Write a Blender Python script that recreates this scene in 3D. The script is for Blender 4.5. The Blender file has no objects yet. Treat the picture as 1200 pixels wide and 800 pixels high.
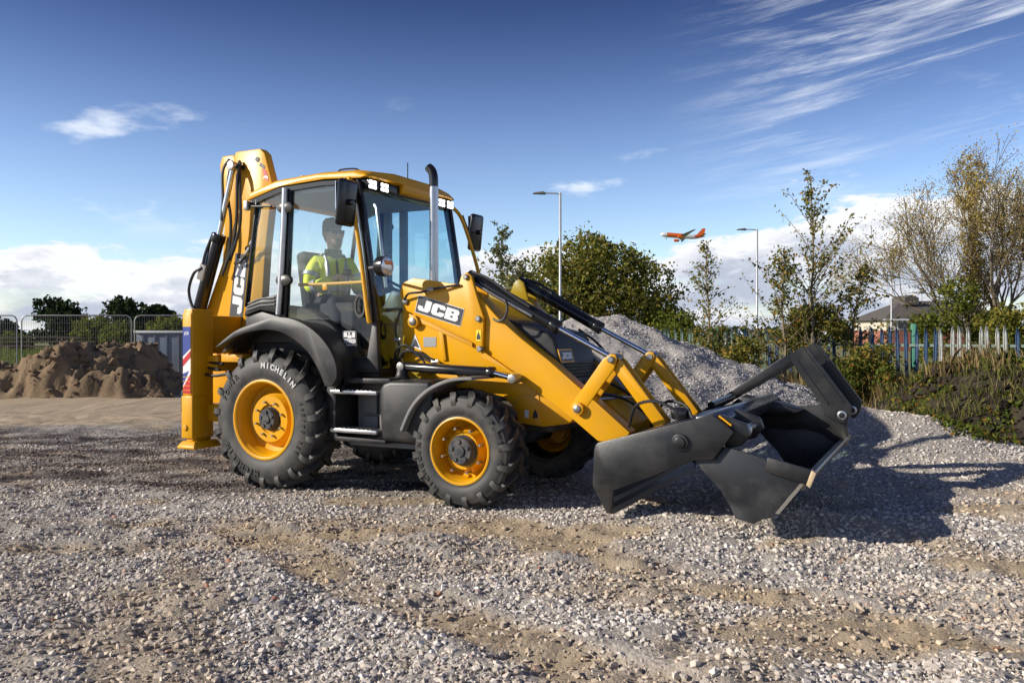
import bpy, bmesh, math, random
import numpy as np
from mathutils import Vector, Matrix, Quaternion
R = math.radians
scene = bpy.context.scene
col = scene.collection

# ------------------------------------------------------------------ camera
cam_d = bpy.data.cameras.new('camera'); cam = bpy.data.objects.new('camera', cam_d); col.objects.link(cam)
cam_d.sensor_width = 36.0; cam_d.lens = 29.1; cam_d.clip_start = 0.05; cam_d.clip_end = 6000
cam.location = (0, 0, 1.49); cam.rotation_euler = (R(90 - 0.41), 0, 0)
scene.camera = cam
# ------------------------------------------------------------------ sun, sky, exposure
SUN_EL = R(25); tosun = Vector((-0.972, -0.235, 0)).normalized()
tosun = Vector((tosun.x * math.cos(SUN_EL), tosun.y * math.cos(SUN_EL), math.sin(SUN_EL)))
sun_d = bpy.data.lights.new('sun', 'SUN'); sun = bpy.data.objects.new('sun', sun_d); col.objects.link(sun)
sun_d.energy = 3.15; sun_d.angle = R(0.55); sun_d.color = (1.0, 0.93, 0.82)
sun.rotation_euler = tosun.to_track_quat('Z', 'Y').to_euler(); sun.location = (-30, -10, 20)
scene.view_settings.view_transform = 'Standard'; scene.view_settings.look = 'None'
scene.view_settings.exposure = 0.90; scene.view_settings.gamma = 1.0; scene.view_settings.use_curve_mapping = False
scene.cycles.max_bounces = 7; scene.cycles.diffuse_bounces = 2; scene.cycles.glossy_bounces = 3; scene.cycles.transmission_bounces = 4; scene.cycles.transparent_max_bounces = 12
scene.cycles.caustics_reflective = False; scene.cycles.caustics_refractive = False; scene.cycles.adaptive_threshold = 0.02
world = bpy.data.worlds.new('World'); scene.world = world; world.use_nodes = True

def build_world():
    nt = world.node_tree; nt.nodes.clear(); L = nt.links.new
    def N(t, **k):
        n = nt.nodes.new(t)
        for a, b in k.items(): setattr(n, a, b)
        return n
    def val(x): return x
    def M(op, a, b=None, c=None, clamp=False):
        n = N('ShaderNodeMath', operation=op); n.use_clamp = clamp
        for i, q in enumerate((a, b, c)):
            if q is None: continue
            if isinstance(q, (int, float)): n.inputs[i].default_value = q
            else: L(q, n.inputs[i])
        return n.outputs[0]
    def sstep(x, lo, hi):
        n = N('ShaderNodeMapRange', interpolation_type='SMOOTHSTEP'); L(x, n.inputs[0])
        n.inputs[1].default_value = lo; n.inputs[2].default_value = hi; return n.outputs[0]
    def vec(x, y, z=0.0):
        n = N('ShaderNodeCombineXYZ')
        for i, q in enumerate((x, y, z)):
            if isinstance(q, (int, float)): n.inputs[i].default_value = q
            else: L(q, n.inputs[i])
        return n.outputs[0]
    def noise(v, scale, detail=6, rough=0.55, dist=0.0):
        n = N('ShaderNodeTexNoise'); L(v, n.inputs['Vector']); n.inputs['Scale'].default_value = scale
        n.inputs['Detail'].default_value = detail; n.inputs['Roughness'].default_value = rough; n.inputs['Distortion'].default_value = dist
        return n.outputs['Fac']
    sky = N('ShaderNodeTexSky', sky_type='NISHITA'); sky.sun_disc = False
    sky.sun_elevation = SUN_EL; sky.sun_rotation = math.atan2(tosun.x, tosun.y)
    sky.altitude = 100; sky.air_density = 1.0; sky.dust_density = 0.35; sky.ozone_density = 2.2
    hs = N('ShaderNodeHueSaturation'); L(sky.outputs[0], hs.inputs['Color'])
    hs.inputs['Hue'].default_value = 0.517; hs.inputs['Saturation'].default_value = 1.12; hs.inputs['Value'].default_value = 0.69
    tc = N('ShaderNodeTexCoord'); sp = N('ShaderNodeSeparateXYZ'); L(tc.outputs['Generated'], sp.inputs[0])
    x, y, z = sp.outputs
    az = M('ARCTAN2', x, y)
    el = M('ARCSINE', M('MINIMUM', M('MAXIMUM', z, -1.0), 1.0))
    # the clear sky deepens with height above the horizon haze
    deep = N('ShaderNodeMix', data_type='RGBA'); deep.blend_type = 'MULTIPLY'; L(sstep(el, 0.10, 0.46), deep.inputs['Factor']); L(hs.outputs[0], deep.inputs[6]); deep.inputs[7].default_value = (0.14, 0.185, 0.29, 1)
    # cumulus bank along the horizon: a wavy top edge with billows
    v1 = vec(az, M('MULTIPLY', el, 2.3), 3.7)
    top = M('ADD', 0.040, M('MULTIPLY', noise(vec(az, 0.0, 5.2), 3.1, 3, 0.5), 0.125))
    top = M('ADD', top, M('MULTIPLY', sstep(az, 0.02, 0.3), 0.036))
    bil = M('MULTIPLY', M('SUBTRACT', noise(v1, 9.0, 10, 0.60, 0.25), 0.5), 0.20)
    d1 = M('ADD', M('SUBTRACT', top, el), bil)
    m1 = sstep(d1, 0.0, 0.016)
    # streaky gaps low in the bank
    gap = sstep(noise(vec(az, M('MULTIPLY', el, 6.0), 1.3), 6.0, 5, 0.5), 0.36, 0.50)
    lowgap = M('ADD', gap, sstep(el, 0.05, 0.085), clamp=True)
    m1 = M('MULTIPLY', m1, M('ADD', 0.62, M('MULTIPLY', lowgap, 0.38)))
    # shading of the bank: bright tops, lavender grey bodies
    body = noise(vec(az, M('MULTIPLY', el, 2.6), 8.3), 12.0, 9, 0.64, 0.3)
    bright = M('ADD', M('MULTIPLY', sstep(d1, 0.075, 0.012), 0.95), M('MULTIPLY', sstep(body, 0.46, 0.62), 0.75), clamp=True)
    # small fair-weather puffs higher up
    v2 = vec(M('ADD', az, 0.35), M('MULTIPLY', el, 2.8), 8.5)
    puff = sstep(noise(v2, 5.2, 7, 0.55), 0.60, 0.72)
    m2 = M('MULTIPLY', puff, M('MULTIPLY', sstep(el, 0.10, 0.15), sstep(el, 0.29, 0.21)))
    m2 = M('MULTIPLY', m2, 0.75)
    # cirrus streaks, slightly tilted
    vc = vec(M('ADD', M('MULTIPLY', az, 1.0), M('MULTIPLY', el, -0.6)), M('MULTIPLY', M('SUBTRACT', el, M('MULTIPLY', az, 0.14)), 9.0), 2.2)
    cir = sstep(noise(vc, 3.4, 12, 0.68, 0.35), 0.46, 0.74)
    m3 = M('MULTIPLY', M('MULTIPLY', cir, sstep(noise(vec(az, M('MULTIPLY', el, 2.0), 1.4), 2.6, 3, 0.5), 0.36, 0.56)), M('MULTIPLY', sstep(el, 0.11, 0.18), sstep(az, 0.16, 0.42)))
    m3 = M('MULTIPLY', m3, 0.85)
    hi = (3.6, 3.65, 3.8, 1); lo = (1.95, 2.15, 2.6, 1)
    cc = N('ShaderNodeMix', data_type='RGBA'); L(bright, cc.inputs['Factor'])
    cc.inputs[6].default_value = lo; cc.inputs[7].default_value = hi
    mx = N('ShaderNodeMix', data_type='RGBA'); L(m1, mx.inputs['Factor']); L(deep.outputs[2], mx.inputs[6]); L(cc.outputs[2], mx.inputs[7])
    m23 = M('MAXIMUM', m2, m3)
    mx2 = N('ShaderNodeMix', data_type='RGBA'); L(m23, mx2.inputs['Factor']); L(mx.outputs[2], mx2.inputs[6]); mx2.inputs[7].default_value = (3.7, 3.9, 4.2, 1)
    bg = N('ShaderNodeBackground'); L(mx2.outputs[2], bg.inputs['Color']); bg.inputs['Strength'].default_value = 0.148
    out = N('ShaderNodeOutputWorld'); L(bg.outputs[0], out.inputs[0])
build_world()

# ------------------------------------------------------------------ materials
MATS = {}
def mat(name, color, rough=0.5, metal=0.0, var=0.0, vscale=6.0, bump=0.0, bscale=60.0, spec=0.5, coat=0.0, dirt=None, emit=None, scratch=None):
    """procedural principled material: colour noise, bump and an optional dust layer (colour, amount, scale)"""
    if name in MATS: return MATS[name]
    m = bpy.data.materials.new(name); m.use_nodes = True; nt = m.node_tree; L = nt.links.new
    b = nt.nodes['Principled BSDF']
    b.inputs['Roughness'].default_value = rough; b.inputs['Metallic'].default_value = metal
    b.inputs['Specular IOR Level'].default_value = spec; b.inputs['Coat Weight'].default_value = coat
    b.inputs['Base Color'].default_value = (*color, 1)
    tc = nt.nodes.new('ShaderNodeTexCoord'); cur = None
    def noise(scale, detail=5):
        n = nt.nodes.new('ShaderNodeTexNoise'); n.inputs['Scale'].default_value = scale; n.inputs['Detail'].default_value = detail
        n.inputs['Roughness'].default_value = 0.6; L(tc.outputs['Object'], n.inputs['Vector']); return n.outputs['Fac']
    if var:
        mx = nt.nodes.new('ShaderNodeMix'); mx.data_type = 'RGBA'; L(noise(vscale), mx.inputs['Factor'])
        mx.inputs[6].default_value = (*[c * (1 - var) for c in color], 1); mx.inputs[7].default_value = (*[min(1, c * (1 + var)) for c in color], 1)
        cur = mx.outputs[2]
    if dirt:
        dc, amt, ds = dirt
        rp = nt.nodes.new('ShaderNodeMapRange'); L(noise(ds, 8), rp.inputs[0]); rp.inputs[1].default_value = 0.42; rp.inputs[2].default_value = 0.72
        rp.inputs[4].default_value = amt
        mx = nt.nodes.new('ShaderNodeMix'); mx.data_type = 'RGBA'; L(rp.outputs[0], mx.inputs['Factor'])
        if cur: L(cur, mx.inputs[6])
        else: mx.inputs[6].default_value = (*color, 1)
        mx.inputs[7].default_value = (*dc, 1); cur = mx.outputs[2]
        rr = nt.nodes.new('ShaderNodeMapRange'); L(rp.outputs[0], rr.inputs[0]); rr.inputs[3].default_value = rough; rr.inputs[4].default_value = min(1, rough + 0.6); L(rr.outputs[0], b.inputs['Roughness'])
    if scratch:
        mp = nt.nodes.new('ShaderNodeMapping'); mp.inputs['Scale'].default_value = (1.6, 6, 42); mp.inputs['Rotation'].default_value = (0, 0.35, 0); L(tc.outputs['Object'], mp.inputs['Vector'])
        ns = nt.nodes.new('ShaderNodeTexNoise'); ns.inputs['Scale'].default_value = 2.4; ns.inputs['Detail'].default_value = 7; L(mp.outputs[0], ns.inputs['Vector'])
        rs = nt.nodes.new('ShaderNodeMapRange'); L(ns.outputs['Fac'], rs.inputs[0]); rs.inputs[1].default_value = 0.57; rs.inputs[2].default_value = 0.70; rs.inputs[4].default_value = scratch[1]
        mx = nt.nodes.new('ShaderNodeMix'); mx.data_type = 'RGBA'; L(rs.outputs[0], mx.inputs['Factor'])
        if cur: L(cur, mx.inputs[6])
        else: mx.inputs[6].default_value = (*color, 1)
        mx.inputs[7].default_value = (*scratch[0], 1); cur = mx.outputs[2]
    if cur: L(cur, b.inputs['Base Color'])
    if bump:
        bp = nt.nodes.new('ShaderNodeBump'); bp.inputs['Strength'].default_value = bump; bp.inputs['Distance'].default_value = 0.02
        L(noise(bscale, 6), bp.inputs['Height']); L(bp.outputs[0], b.inputs['Normal'])
    if emit:
        b.inputs['Emission Color'].default_value = (*emit[0], 1); b.inputs['Emission Strength'].default_value = emit[1]
    MATS[name] = m; return m

def glass_mat(name, tint, refl=1.0):
    m = bpy.data.materials.new(name); m.use_nodes = True; nt = m.node_tree; nt.nodes.clear(); L = nt.links.new
    t = nt.nodes.new('ShaderNodeBsdfTransparent'); t.inputs[0].default_value = (*tint, 1)
    g = nt.nodes.new('ShaderNodeBsdfGlossy'); g.inputs['Roughness'].default_value = 0.015; g.inputs[0].default_value = (refl, refl, refl, 1)
    fr = nt.nodes.new('ShaderNodeFresnel'); ge = nt.nodes.new('ShaderNodeNewGeometry'); mr = nt.nodes.new('ShaderNodeMapRange'); L(ge.outputs['Backfacing'], mr.inputs[0]); mr.inputs[3].default_value = 1.45; mr.inputs[4].default_value = 1 / 1.45; L(mr.outputs[0], fr.inputs[0])
    mx = nt.nodes.new('ShaderNodeMixShader'); L(fr.outputs[0], mx.inputs[0]); L(t.outputs[0], mx.inputs[1]); L(g.outputs[0], mx.inputs[2])
    o = nt.nodes.new('ShaderNodeOutputMaterial'); L(mx.outputs[0], o.inputs[0]); MATS[name] = m; return m

def leaf_mat(name, stops, trans=0.35):
    """leaf faces: each face takes its own colour from a ramp"""
    m = bpy.data.materials.new(name); m.use_nodes = True; nt = m.node_tree; nt.nodes.clear(); L = nt.links.new
    ge = nt.nodes.new('ShaderNodeNewGeometry'); rp = nt.nodes.new('ShaderNodeValToRGB'); L(ge.outputs['Random Per Island'], rp.inputs[0])
    e = rp.color_ramp.elements
    while len(e) < len(stops): e.new(0.5)
    for i, (p, c) in enumerate(stops): e[i].position = p; e[i].color = (*c, 1)
    d = nt.nodes.new('ShaderNodeBsdfDiffuse'); L(rp.outputs[0], d.inputs[0])
    t = nt.nodes.new('ShaderNodeBsdfTranslucent'); L(rp.outputs[0], t.inputs[0])
    mx = nt.nodes.new('ShaderNodeMixShader'); mx.inputs[0].default_value = trans; L(d.outputs[0], mx.inputs[1]); L(t.outputs[0], mx.inputs[2])
    o = nt.nodes.new('ShaderNodeOutputMaterial'); L(mx.outputs[0], o.inputs[0]); MATS[name] = m; return m

DUST = (0.33, 0.27, 0.20)
YEL = mat('yellow_paint', (0.71, 0.34, 0.002), 0.36, var=0.04, vscale=2.5, spec=0.35, dirt=(DUST, 0.10, 4))
YELD = mat('yellow_paint_low', (0.70, 0.33, 0.004), 0.42, var=0.04, vscale=3, spec=0.35, dirt=(DUST, 0.25, 7))
BLK = mat('black_plastic', (0.014, 0.014, 0.016), 0.45, var=0.15, bump=0.04, bscale=300, dirt=(DUST, 0.09, 6))
BLKG = mat('black_gloss', (0.012, 0.012, 0.013), 0.22)
STEEL = mat('bucket_steel', (0.010, 0.0105, 0.012), 0.36, metal=0.0, var=0.25, vscale=4, bump=0.05, bscale=50, dirt=((0.13, 0.12, 0.105), 0.22, 3.5), scratch=((0.09, 0.085, 0.08), 0.14))
STEELW = mat('scuffed_steel', (0.016, 0.017, 0.02), 0.38, var=0.25, vscale=4, bump=0.05, bscale=50, dirt=((0.17, 0.17, 0.17), 0.5, 2.2))
WORN = mat('worn_steel', (0.34, 0.31, 0.27), 0.38, metal=0.7, var=0.25, vscale=12, bump=0.06, bscale=60)
EXH = mat('exhaust_steel', (0.42, 0.42, 0.43), 0.26, metal=1.0, var=0.1, vscale=10)
CHR = mat('chrome', (0.75, 0.77, 0.8), 0.14, metal=1.0)
SIL = mat('silver_trim', (0.55, 0.55, 0.55), 0.3, metal=0.9, dirt=(DUST, 0.2, 9))
RUB = mat('tyre_rubber', (0.032, 0.032, 0.032), 0.6, var=0.3, vscale=8, bump=0.08, bscale=120, dirt=((0.22, 0.185, 0.145), 0.32, 7))
HOSE = mat('hose_rubber', (0.018, 0.018, 0.02), 0.45, var=0.2)
GREY = mat('grey_plastic', (0.16, 0.16, 0.16), 0.6, var=0.1, dirt=(DUST, 0.35, 8))
WHITE = mat('white_decal', (0.75, 0.75, 0.76), 0.4, dirt=(DUST, 0.12, 9))
DKDEC = mat('dark_decal', (0.035, 0.037, 0.045), 0.4)
RED = mat('red_decal', (0.52, 0.012, 0.018), 0.4)
BLUE = mat('blue_decal', (0.025, 0.05, 0.26), 0.4)
DKMETAL = mat('dark_chassis', (0.02, 0.019, 0.018), 0.6, var=0.2, dirt=(DUST, 0.35, 5))
BOLT = mat('bolt_steel', (0.30, 0.29, 0.27), 0.4, metal=0.8, var=0.2)
AMBER = mat('amber_lens', (0.75, 0.22, 0.03), 0.2)
LENS = mat('clear_lens', (0.62, 0.62, 0.64), 0.12, metal=0.5)
LED = mat('led_lamp', (0.9, 0.9, 0.9), 0.2, emit=((1, 1, 1), 3.0))
GLASS = glass_mat('cab_glass', (0.955, 0.98, 0.975)); GLASSF = glass_mat('windscreen_glass', (0.76, 0.90, 0.94))
LINING = mat('cab_lining', (0.45, 0.46, 0.46), 0.7, var=0.05)
SEATM = mat('seat_cloth', (0.03, 0.03, 0.034), 0.8, var=0.2)

# ------------------------------------------------------------------ mesh helpers
def setp(o, label=None, cat=None, group=None, kind=None):
    if label: o['label'] = label
    if cat: o['category'] = cat
    if group: o['group'] = group
    if kind: o['kind'] = kind
    return o
def empty(name, loc=(0, 0, 0), rz=0.0, label=None, cat=None, group=None):
    o = bpy.data.objects.new(name, None); col.objects.link(o); o.location = loc; o.rotation_euler = (0, 0, rz); o.empty_display_size = 0.1
    return setp(o, label, cat, group)
def link(name, me, m=None, parent=None):
    if m: me.materials.append(m)
    o = bpy.data.objects.new(name, me); col.objects.link(o)
    if parent: o.parent = parent
    return o
def copy_of(o, parent=None):
    c = o.copy(); col.objects.link(c)
    if parent: c.parent = parent
    return c
def copy_tree(o, parent=None):
    c = copy_of(o, parent)
    for ch in list(o.children): copy_tree(ch, c)
    return c
def smooth_line(pts, n=6):
    P = [Vector(p) for p in pts]; P = [P[0] * 2 - P[1]] + P + [P[-1] * 2 - P[-2]]; out = []
    for i in range(1, len(P) - 2):
        for k in range(n):
            t = k / n; a, b, c, d = P[i - 1:i + 3]
            out.append(0.5 * ((2 * b) + (c - a) * t + (2 * a - 5 * b + 4 * c - d) * t * t + (3 * b - a - 3 * c + d) * t ** 3))
    out.append(P[-2]); return out

class MB:
    """collects shapes; build() links them as one mesh object"""
    def __init__(s): s.v = []; s.f = []
    def add(s, v, f):
        b = len(s.v); s.v.extend(tuple(q) for q in v); s.f.extend(tuple(i + b for i in g) for g in f); return s
    def box(s, x0, x1, y0, y1, z0, z1, rot=None, piv=None):
        v = [Vector((x, y, z)) for x in (x0, x1) for y in (y0, y1) for z in (z0, z1)]
        if rot is not None:
            c = Vector(piv) if piv else Vector(((x0 + x1) / 2, (y0 + y1) / 2, (z0 + z1) / 2)); v = [rot @ (q - c) + c for q in v]
        return s.add(v, [(0, 1, 3, 2), (4, 6, 7, 5), (0, 4, 5, 1), (2, 3, 7, 6), (0, 2, 6, 4), (1, 5, 7, 3)])
    def prism(s, poly, y0, y1):
        """(x, z) outline pushed along y"""
        a = sum(poly[i][0] * poly[(i + 1) % len(poly)][1] - poly[(i + 1) % len(poly)][0] * poly[i][1] for i in range(len(poly)))
        if a < 0: poly = poly[::-1]
        n = len(poly); v = [(x, y0, z) for x, z in poly] + [(x, y1, z) for x, z in poly]
        f = [tuple(range(n)), tuple(range(2 * n - 1, n - 1, -1))] + [(i, i + n, (i + 1) % n + n, (i + 1) % n) for i in range(n)]
        return s.add(v, f)
    def tube(s, pts, r, n=10, cap=True):
        pts = [Vector(p) for p in pts]; rr = r if isinstance(r, (list, tuple)) else [r] * len(pts)
        t0 = (pts[1] - pts[0]).normalized(); up = Vector((0, 0, 1)) if abs(t0.z) < 0.9 else Vector((1, 0, 0))
        nn = t0.cross(up).normalized(); v = []; f = []
        for i, p in enumerate(pts):
            t = (pts[min(i + 1, len(pts) - 1)] - pts[max(i - 1, 0)])
            t = t.normalized() if t.length > 1e-9 else t0
            nn = (nn - t * nn.dot(t)); nn = nn.normalized() if nn.length > 1e-6 else t.orthogonal().normalized()
            bb = t.cross(nn)
            for k in range(n):
                q = 2 * math.pi * k / n; v.append(p + (nn * math.cos(q) + bb * math.sin(q)) * rr[i])
        for i in range(len(pts) - 1):
            for k in range(n): f.append((i * n + k, i * n + (k + 1) % n, (i + 1) * n + (k + 1) % n, (i + 1) * n + k))
        if cap: f.append(tuple(range(n - 1, -1, -1))); f.append(tuple(range((len(pts) - 1) * n, len(pts) * n)))
        return s.add(v, f)
    def cyl(s, p0, p1, r, n=20): return s.tube([p0, p1], r, n)
    def lathe(s, prof, c=(0, 0, 0), n=48, sign=1):
        """profile of (radius, y) turned about the y axis through c"""
        v = []; f = []; m = len(prof)
        for i in range(n):
            q = 2 * math.pi * i / n
            for r, y in prof: v.append((c[0] + r * math.cos(q), c[1] + sign * y, c[2] + r * math.sin(q)))
        for i in range(n):
            j = (i + 1) % n
            for k in range(m - 1):
                g = (i * m + k, i * m + k + 1, j * m + k + 1, j * m + k); f.append(g if sign < 0 else g[::-1])
        return s.add(v, f)
    def build(s, name, m, parent=None, bevel=0.0, seg=2, ang=35, fixn=True):
        bm = bmesh.new(); vs = [bm.verts.new(q) for q in s.v]
        for g in s.f:
            try: bm.faces.new([vs[i] for i in g])
            except ValueError: pass
        if fixn: bmesh.ops.recalc_face_normals(bm, faces=bm.faces)
        if bevel:
            bm.normal_update()
            ed = [e for e in bm.edges if len(e.link_faces) == 2 and e.calc_face_angle(0) > R(32)]
            bmesh.ops.bevel(bm, geom=ed, offset=bevel, offset_type='OFFSET', segments=seg, profile=0.5, affect='EDGES', clamp_overlap=True)
        me = bpy.data.meshes.new(name); bm.to_mesh(me); bm.free()
        me.polygons.foreach_set('use_smooth', [True] * len(me.polygons)); me.set_sharp_from_angle(angle=R(ang))
        return link(name, me, m, parent)

def fast_mesh(name, V, F):
    """V (n,3) array, F (m,k) array of equal-sided faces"""
    me = bpy.data.meshes.new(name); V = np.asarray(V, np.float32); F = np.asarray(F, np.int32); m, k = F.shape
    me.vertices.add(len(V)); me.vertices.foreach_set('co', V.ravel()); me.loops.add(m * k); me.loops.foreach_set('vertex_index', F.ravel())
    me.polygons.add(m); me.polygons.foreach_set('loop_start', np.arange(0, m * k, k, dtype=np.int32)); me.polygons.foreach_set('loop_total', np.full(m, k, np.int32))
    me.update(calc_edges=True); return me

def glyphs(name, splines_sets, depth, frame, m, parent):
    """flat lettering with thickness: splines_sets = closed outlines (holes included) in (u, v); frame maps (u,v,w) to the parent's space"""
    cu = bpy.data.curves.new(name, 'CURVE'); cu.dimensions = '2D'; cu.fill_mode = 'BOTH'; cu.extrude = depth
    for pts in splines_sets:
        sp = cu.splines.new('POLY'); sp.points.add(len(pts) - 1); sp.use_cyclic_u = True
        for i, p in enumerate(pts): sp.points[i].co = (p[0], p[1], 0, 1)
    return curve_mesh(name, cu, frame, m, parent)
def curve_mesh(name, cu, frame, m, parent):
    t = bpy.data.objects.new('tmp', cu); col.objects.link(t); dg = bpy.context.evaluated_depsgraph_get(); dg.update()
    me = bpy.data.meshes.new_from_object(t.evaluated_get(dg)); bpy.data.objects.remove(t); bpy.data.curves.remove(cu)
    me.materials.clear(); me.transform(frame); me.name = name
    return link(name, me, m, parent)
def text_mesh(name, body, size, frame, m, parent, bold=0.0, depth=0.001, align='CENTER', space=1.0):
    cu = bpy.data.curves.new(name, 'FONT'); cu.body = body; cu.size = size; cu.offset = bold; cu.extrude = depth; cu.align_x = align; cu.space_character = space; cu.resolution_u = 3
    return curve_mesh(name, cu, frame, m, parent)
def side_frame(s, y, z, ang=0.0, flip=1):
    """writing on the near side: u runs along +x turned by ang in the x-z plane, v up, w out towards -y"""
    u = Vector((math.cos(ang), 0, math.sin(ang))); v = Vector((-math.sin(ang), 0, math.cos(ang))); w = Vector((0, -1, 0))
    return Matrix(((u.x, v.x, w.x, s), (u.y, v.y, w.y, y), (u.z, v.z, w.z, z), (0, 0, 0, 1)))
J_ = [[(0.42, 1), (0.95, 1), (0.95, 0.2), (0.78, 0), (0.14, 0), (0, 0.16), (0, 0.42), (0.36, 0.42), (0.36, 0.3), (0.52, 0.3), (0.52, 1)][0:0] or [(0.5, 1), (0.96, 1), (0.96, 0.18), (0.8, 0), (0.14, 0), (0, 0.16), (0, 0.42), (0.38, 0.42), (0.38, 0.28), (0.5, 0.28)]]
C_ = [[(0.16, 1), (0.86, 1), (1, 0.84), (1, 0.62), (0.58, 0.62), (0.58, 0.73), (0.42, 0.73), (0.42, 0.27), (0.58, 0.27), (0.58, 0.38), (1, 0.38), (1, 0.16), (0.86, 0), (0.16, 0), (0, 0.16), (0, 0.84)]]
B_ = [[(0, 0), (0, 1), (0.86, 1), (1, 0.86), (1, 0.62), (0.9, 0.51), (1, 0.4), (1, 0.14), (0.86, 0)], [(0.42, 0.61), (0.6, 0.61), (0.6, 0.76), (0.42, 0.76)], [(0.42, 0.24), (0.6, 0.24), (0.6, 0.40), (0.42, 0.40)]]
def jcb(w, h, depth, frame, m, parent, name='lettering'):
    out = []; lw = w * 0.32; gap = w * 0.02
    for k, g in enumerate((J_, C_, B_)):
        for sp in g: out.append([(k * (lw + gap) + u * lw + 0.06 * v * h, v * h) for u, v in sp])
    return glyphs(name, out, depth, frame, m, parent)

# ------------------------------------------------------------------ noise
def _grad(ix, iy, seed):
    h = (ix * 374761393 + iy * 668265263 + seed * 1274126177) & 0x7fffffff
    h = ((h ^ (h >> 13)) * 1274126177) & 0x7fffffff; h = h ^ (h >> 16)
    a = (h % 3600) / 3600.0 * 2 * np.pi; return np.cos(a), np.sin(a)
def perlin(x, y, seed=0):
    x = np.asarray(x, float); y = np.asarray(y, float)
    ix = np.floor(x).astype(np.int64); iy = np.floor(y).astype(np.int64); fx = x - ix; fy = y - iy
    u = fx * fx * fx * (fx * (fx * 6 - 15) + 10); v = fy * fy * fy * (fy * (fy * 6 - 15) + 10)
    def d(ox, oy):
        gx, gy = _grad(ix + ox, iy + oy, seed); return gx * (fx - ox) + gy * (fy - oy)
    return ((d(0, 0) * (1 - u) + d(1, 0) * u) * (1 - v) + (d(0, 1) * (1 - u) + d(1, 1) * u) * v) * 1.5
def fbm(x, y, o=4, seed=0, g=0.5):
    t = 0; a = 1
    for k in range(o): t = t + a * perlin(x * 2 ** k + 17.3 * k, y * 2 ** k - 9.1 * k, seed + k); a *= g
    return t
def ss(x, a, b):
    t = np.clip((x - a) / (b - a), 0, 1); return t * t * (3 - 2 * t)

# ------------------------------------------------------------------ the ground
def shade_mask(x, y):
    """shade painted dark on the churned stone left of the machine and under it"""
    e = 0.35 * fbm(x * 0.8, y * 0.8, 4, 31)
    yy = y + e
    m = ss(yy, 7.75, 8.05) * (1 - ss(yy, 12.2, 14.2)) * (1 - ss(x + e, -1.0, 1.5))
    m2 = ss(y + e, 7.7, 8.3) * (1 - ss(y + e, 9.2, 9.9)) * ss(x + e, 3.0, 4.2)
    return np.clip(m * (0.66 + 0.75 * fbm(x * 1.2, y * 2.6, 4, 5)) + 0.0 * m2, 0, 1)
RUTS = [((-2.3, 6.75), (0.95, 2.75), 0.21), ((-0.35, 6.9), (2.9, 2.9), 0.21), ((-4.5, 5.7), (0.2, 6.35), 0.16)]
def rut_uv(x, y, r):
    (ax_, ay_), (bx_, by_), w = r; l = math.hypot(bx_ - ax_, by_ - ay_); ux, uy = (bx_ - ax_) / l, (by_ - ay_) / l
    u = (x - ax_) * ux + (y - ay_) * uy; v = -(x - ax_) * uy + (y - ay_) * ux + 0.10 * np.sin(u * 1.1) + 0.05 * fbm(u * 1.3, u * 0.2, 2, 7); return u, v, l, w
def rut_zone(x, y):
    m = 0
    for r in RUTS:
        u, v, l, w = rut_uv(x, y, r); m = m + ss(np.abs(v), w * 1.25, w * 0.75) * ss(u, -0.2, 0.5) * ss(u, l + 0.2, l - 0.5) * np.clip(0.75 + 0.9 * fbm(x * 1.3, y * 1.3, 3, 19), 0, 1)
    return m
def sand_mask(x, y):
    """bare sandy patches showing through the stone"""
    n = fbm(x * 0.55 + 3.1, y * 0.95 + 1.7, 5, 8)
    tr = fbm((x + 0.55 * y) * 0.9, (y - 0.15 * x) * 0.35, 4, 77)
    return np.clip(0.9 * ss(n, 0.30, 0.62) + 0.6 * ss(tr, 0.38, 0.66) + rut_zone(x, y), 0, 1) * (1 - ss(x, 2.3, 3.4) * ss(y, 7.6, 8.6))
def track_mask(x, y):
    e = 0.5 * fbm(x * 0.3, y * 0.5, 3, 12); return ss(y + e, 13.2, 14.4) * (1 - ss(y, 27, 30)) * (1 - ss(x, -4.5, -2.0))
def grass_mask(x, y): return np.clip(ss(y + 2.0 * fbm(x * 0.15, y * 0.15, 3, 3), 27, 31) + ss(y, 17.5, 20.5) * ss(x, 1.0, 4.0), 0, 1)
def windrow(x, y):
    c = 10.35 - 0.46 * (x - 4.2)
    w = np.exp(-((y - c) / np.where(y < c, 1.35, 1.0)) ** 2)
    return w * (0.62 * ss(x, 2.7, 4.1) * (1 - 0.93 * ss(x, 4.3, 6.6)))
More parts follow.
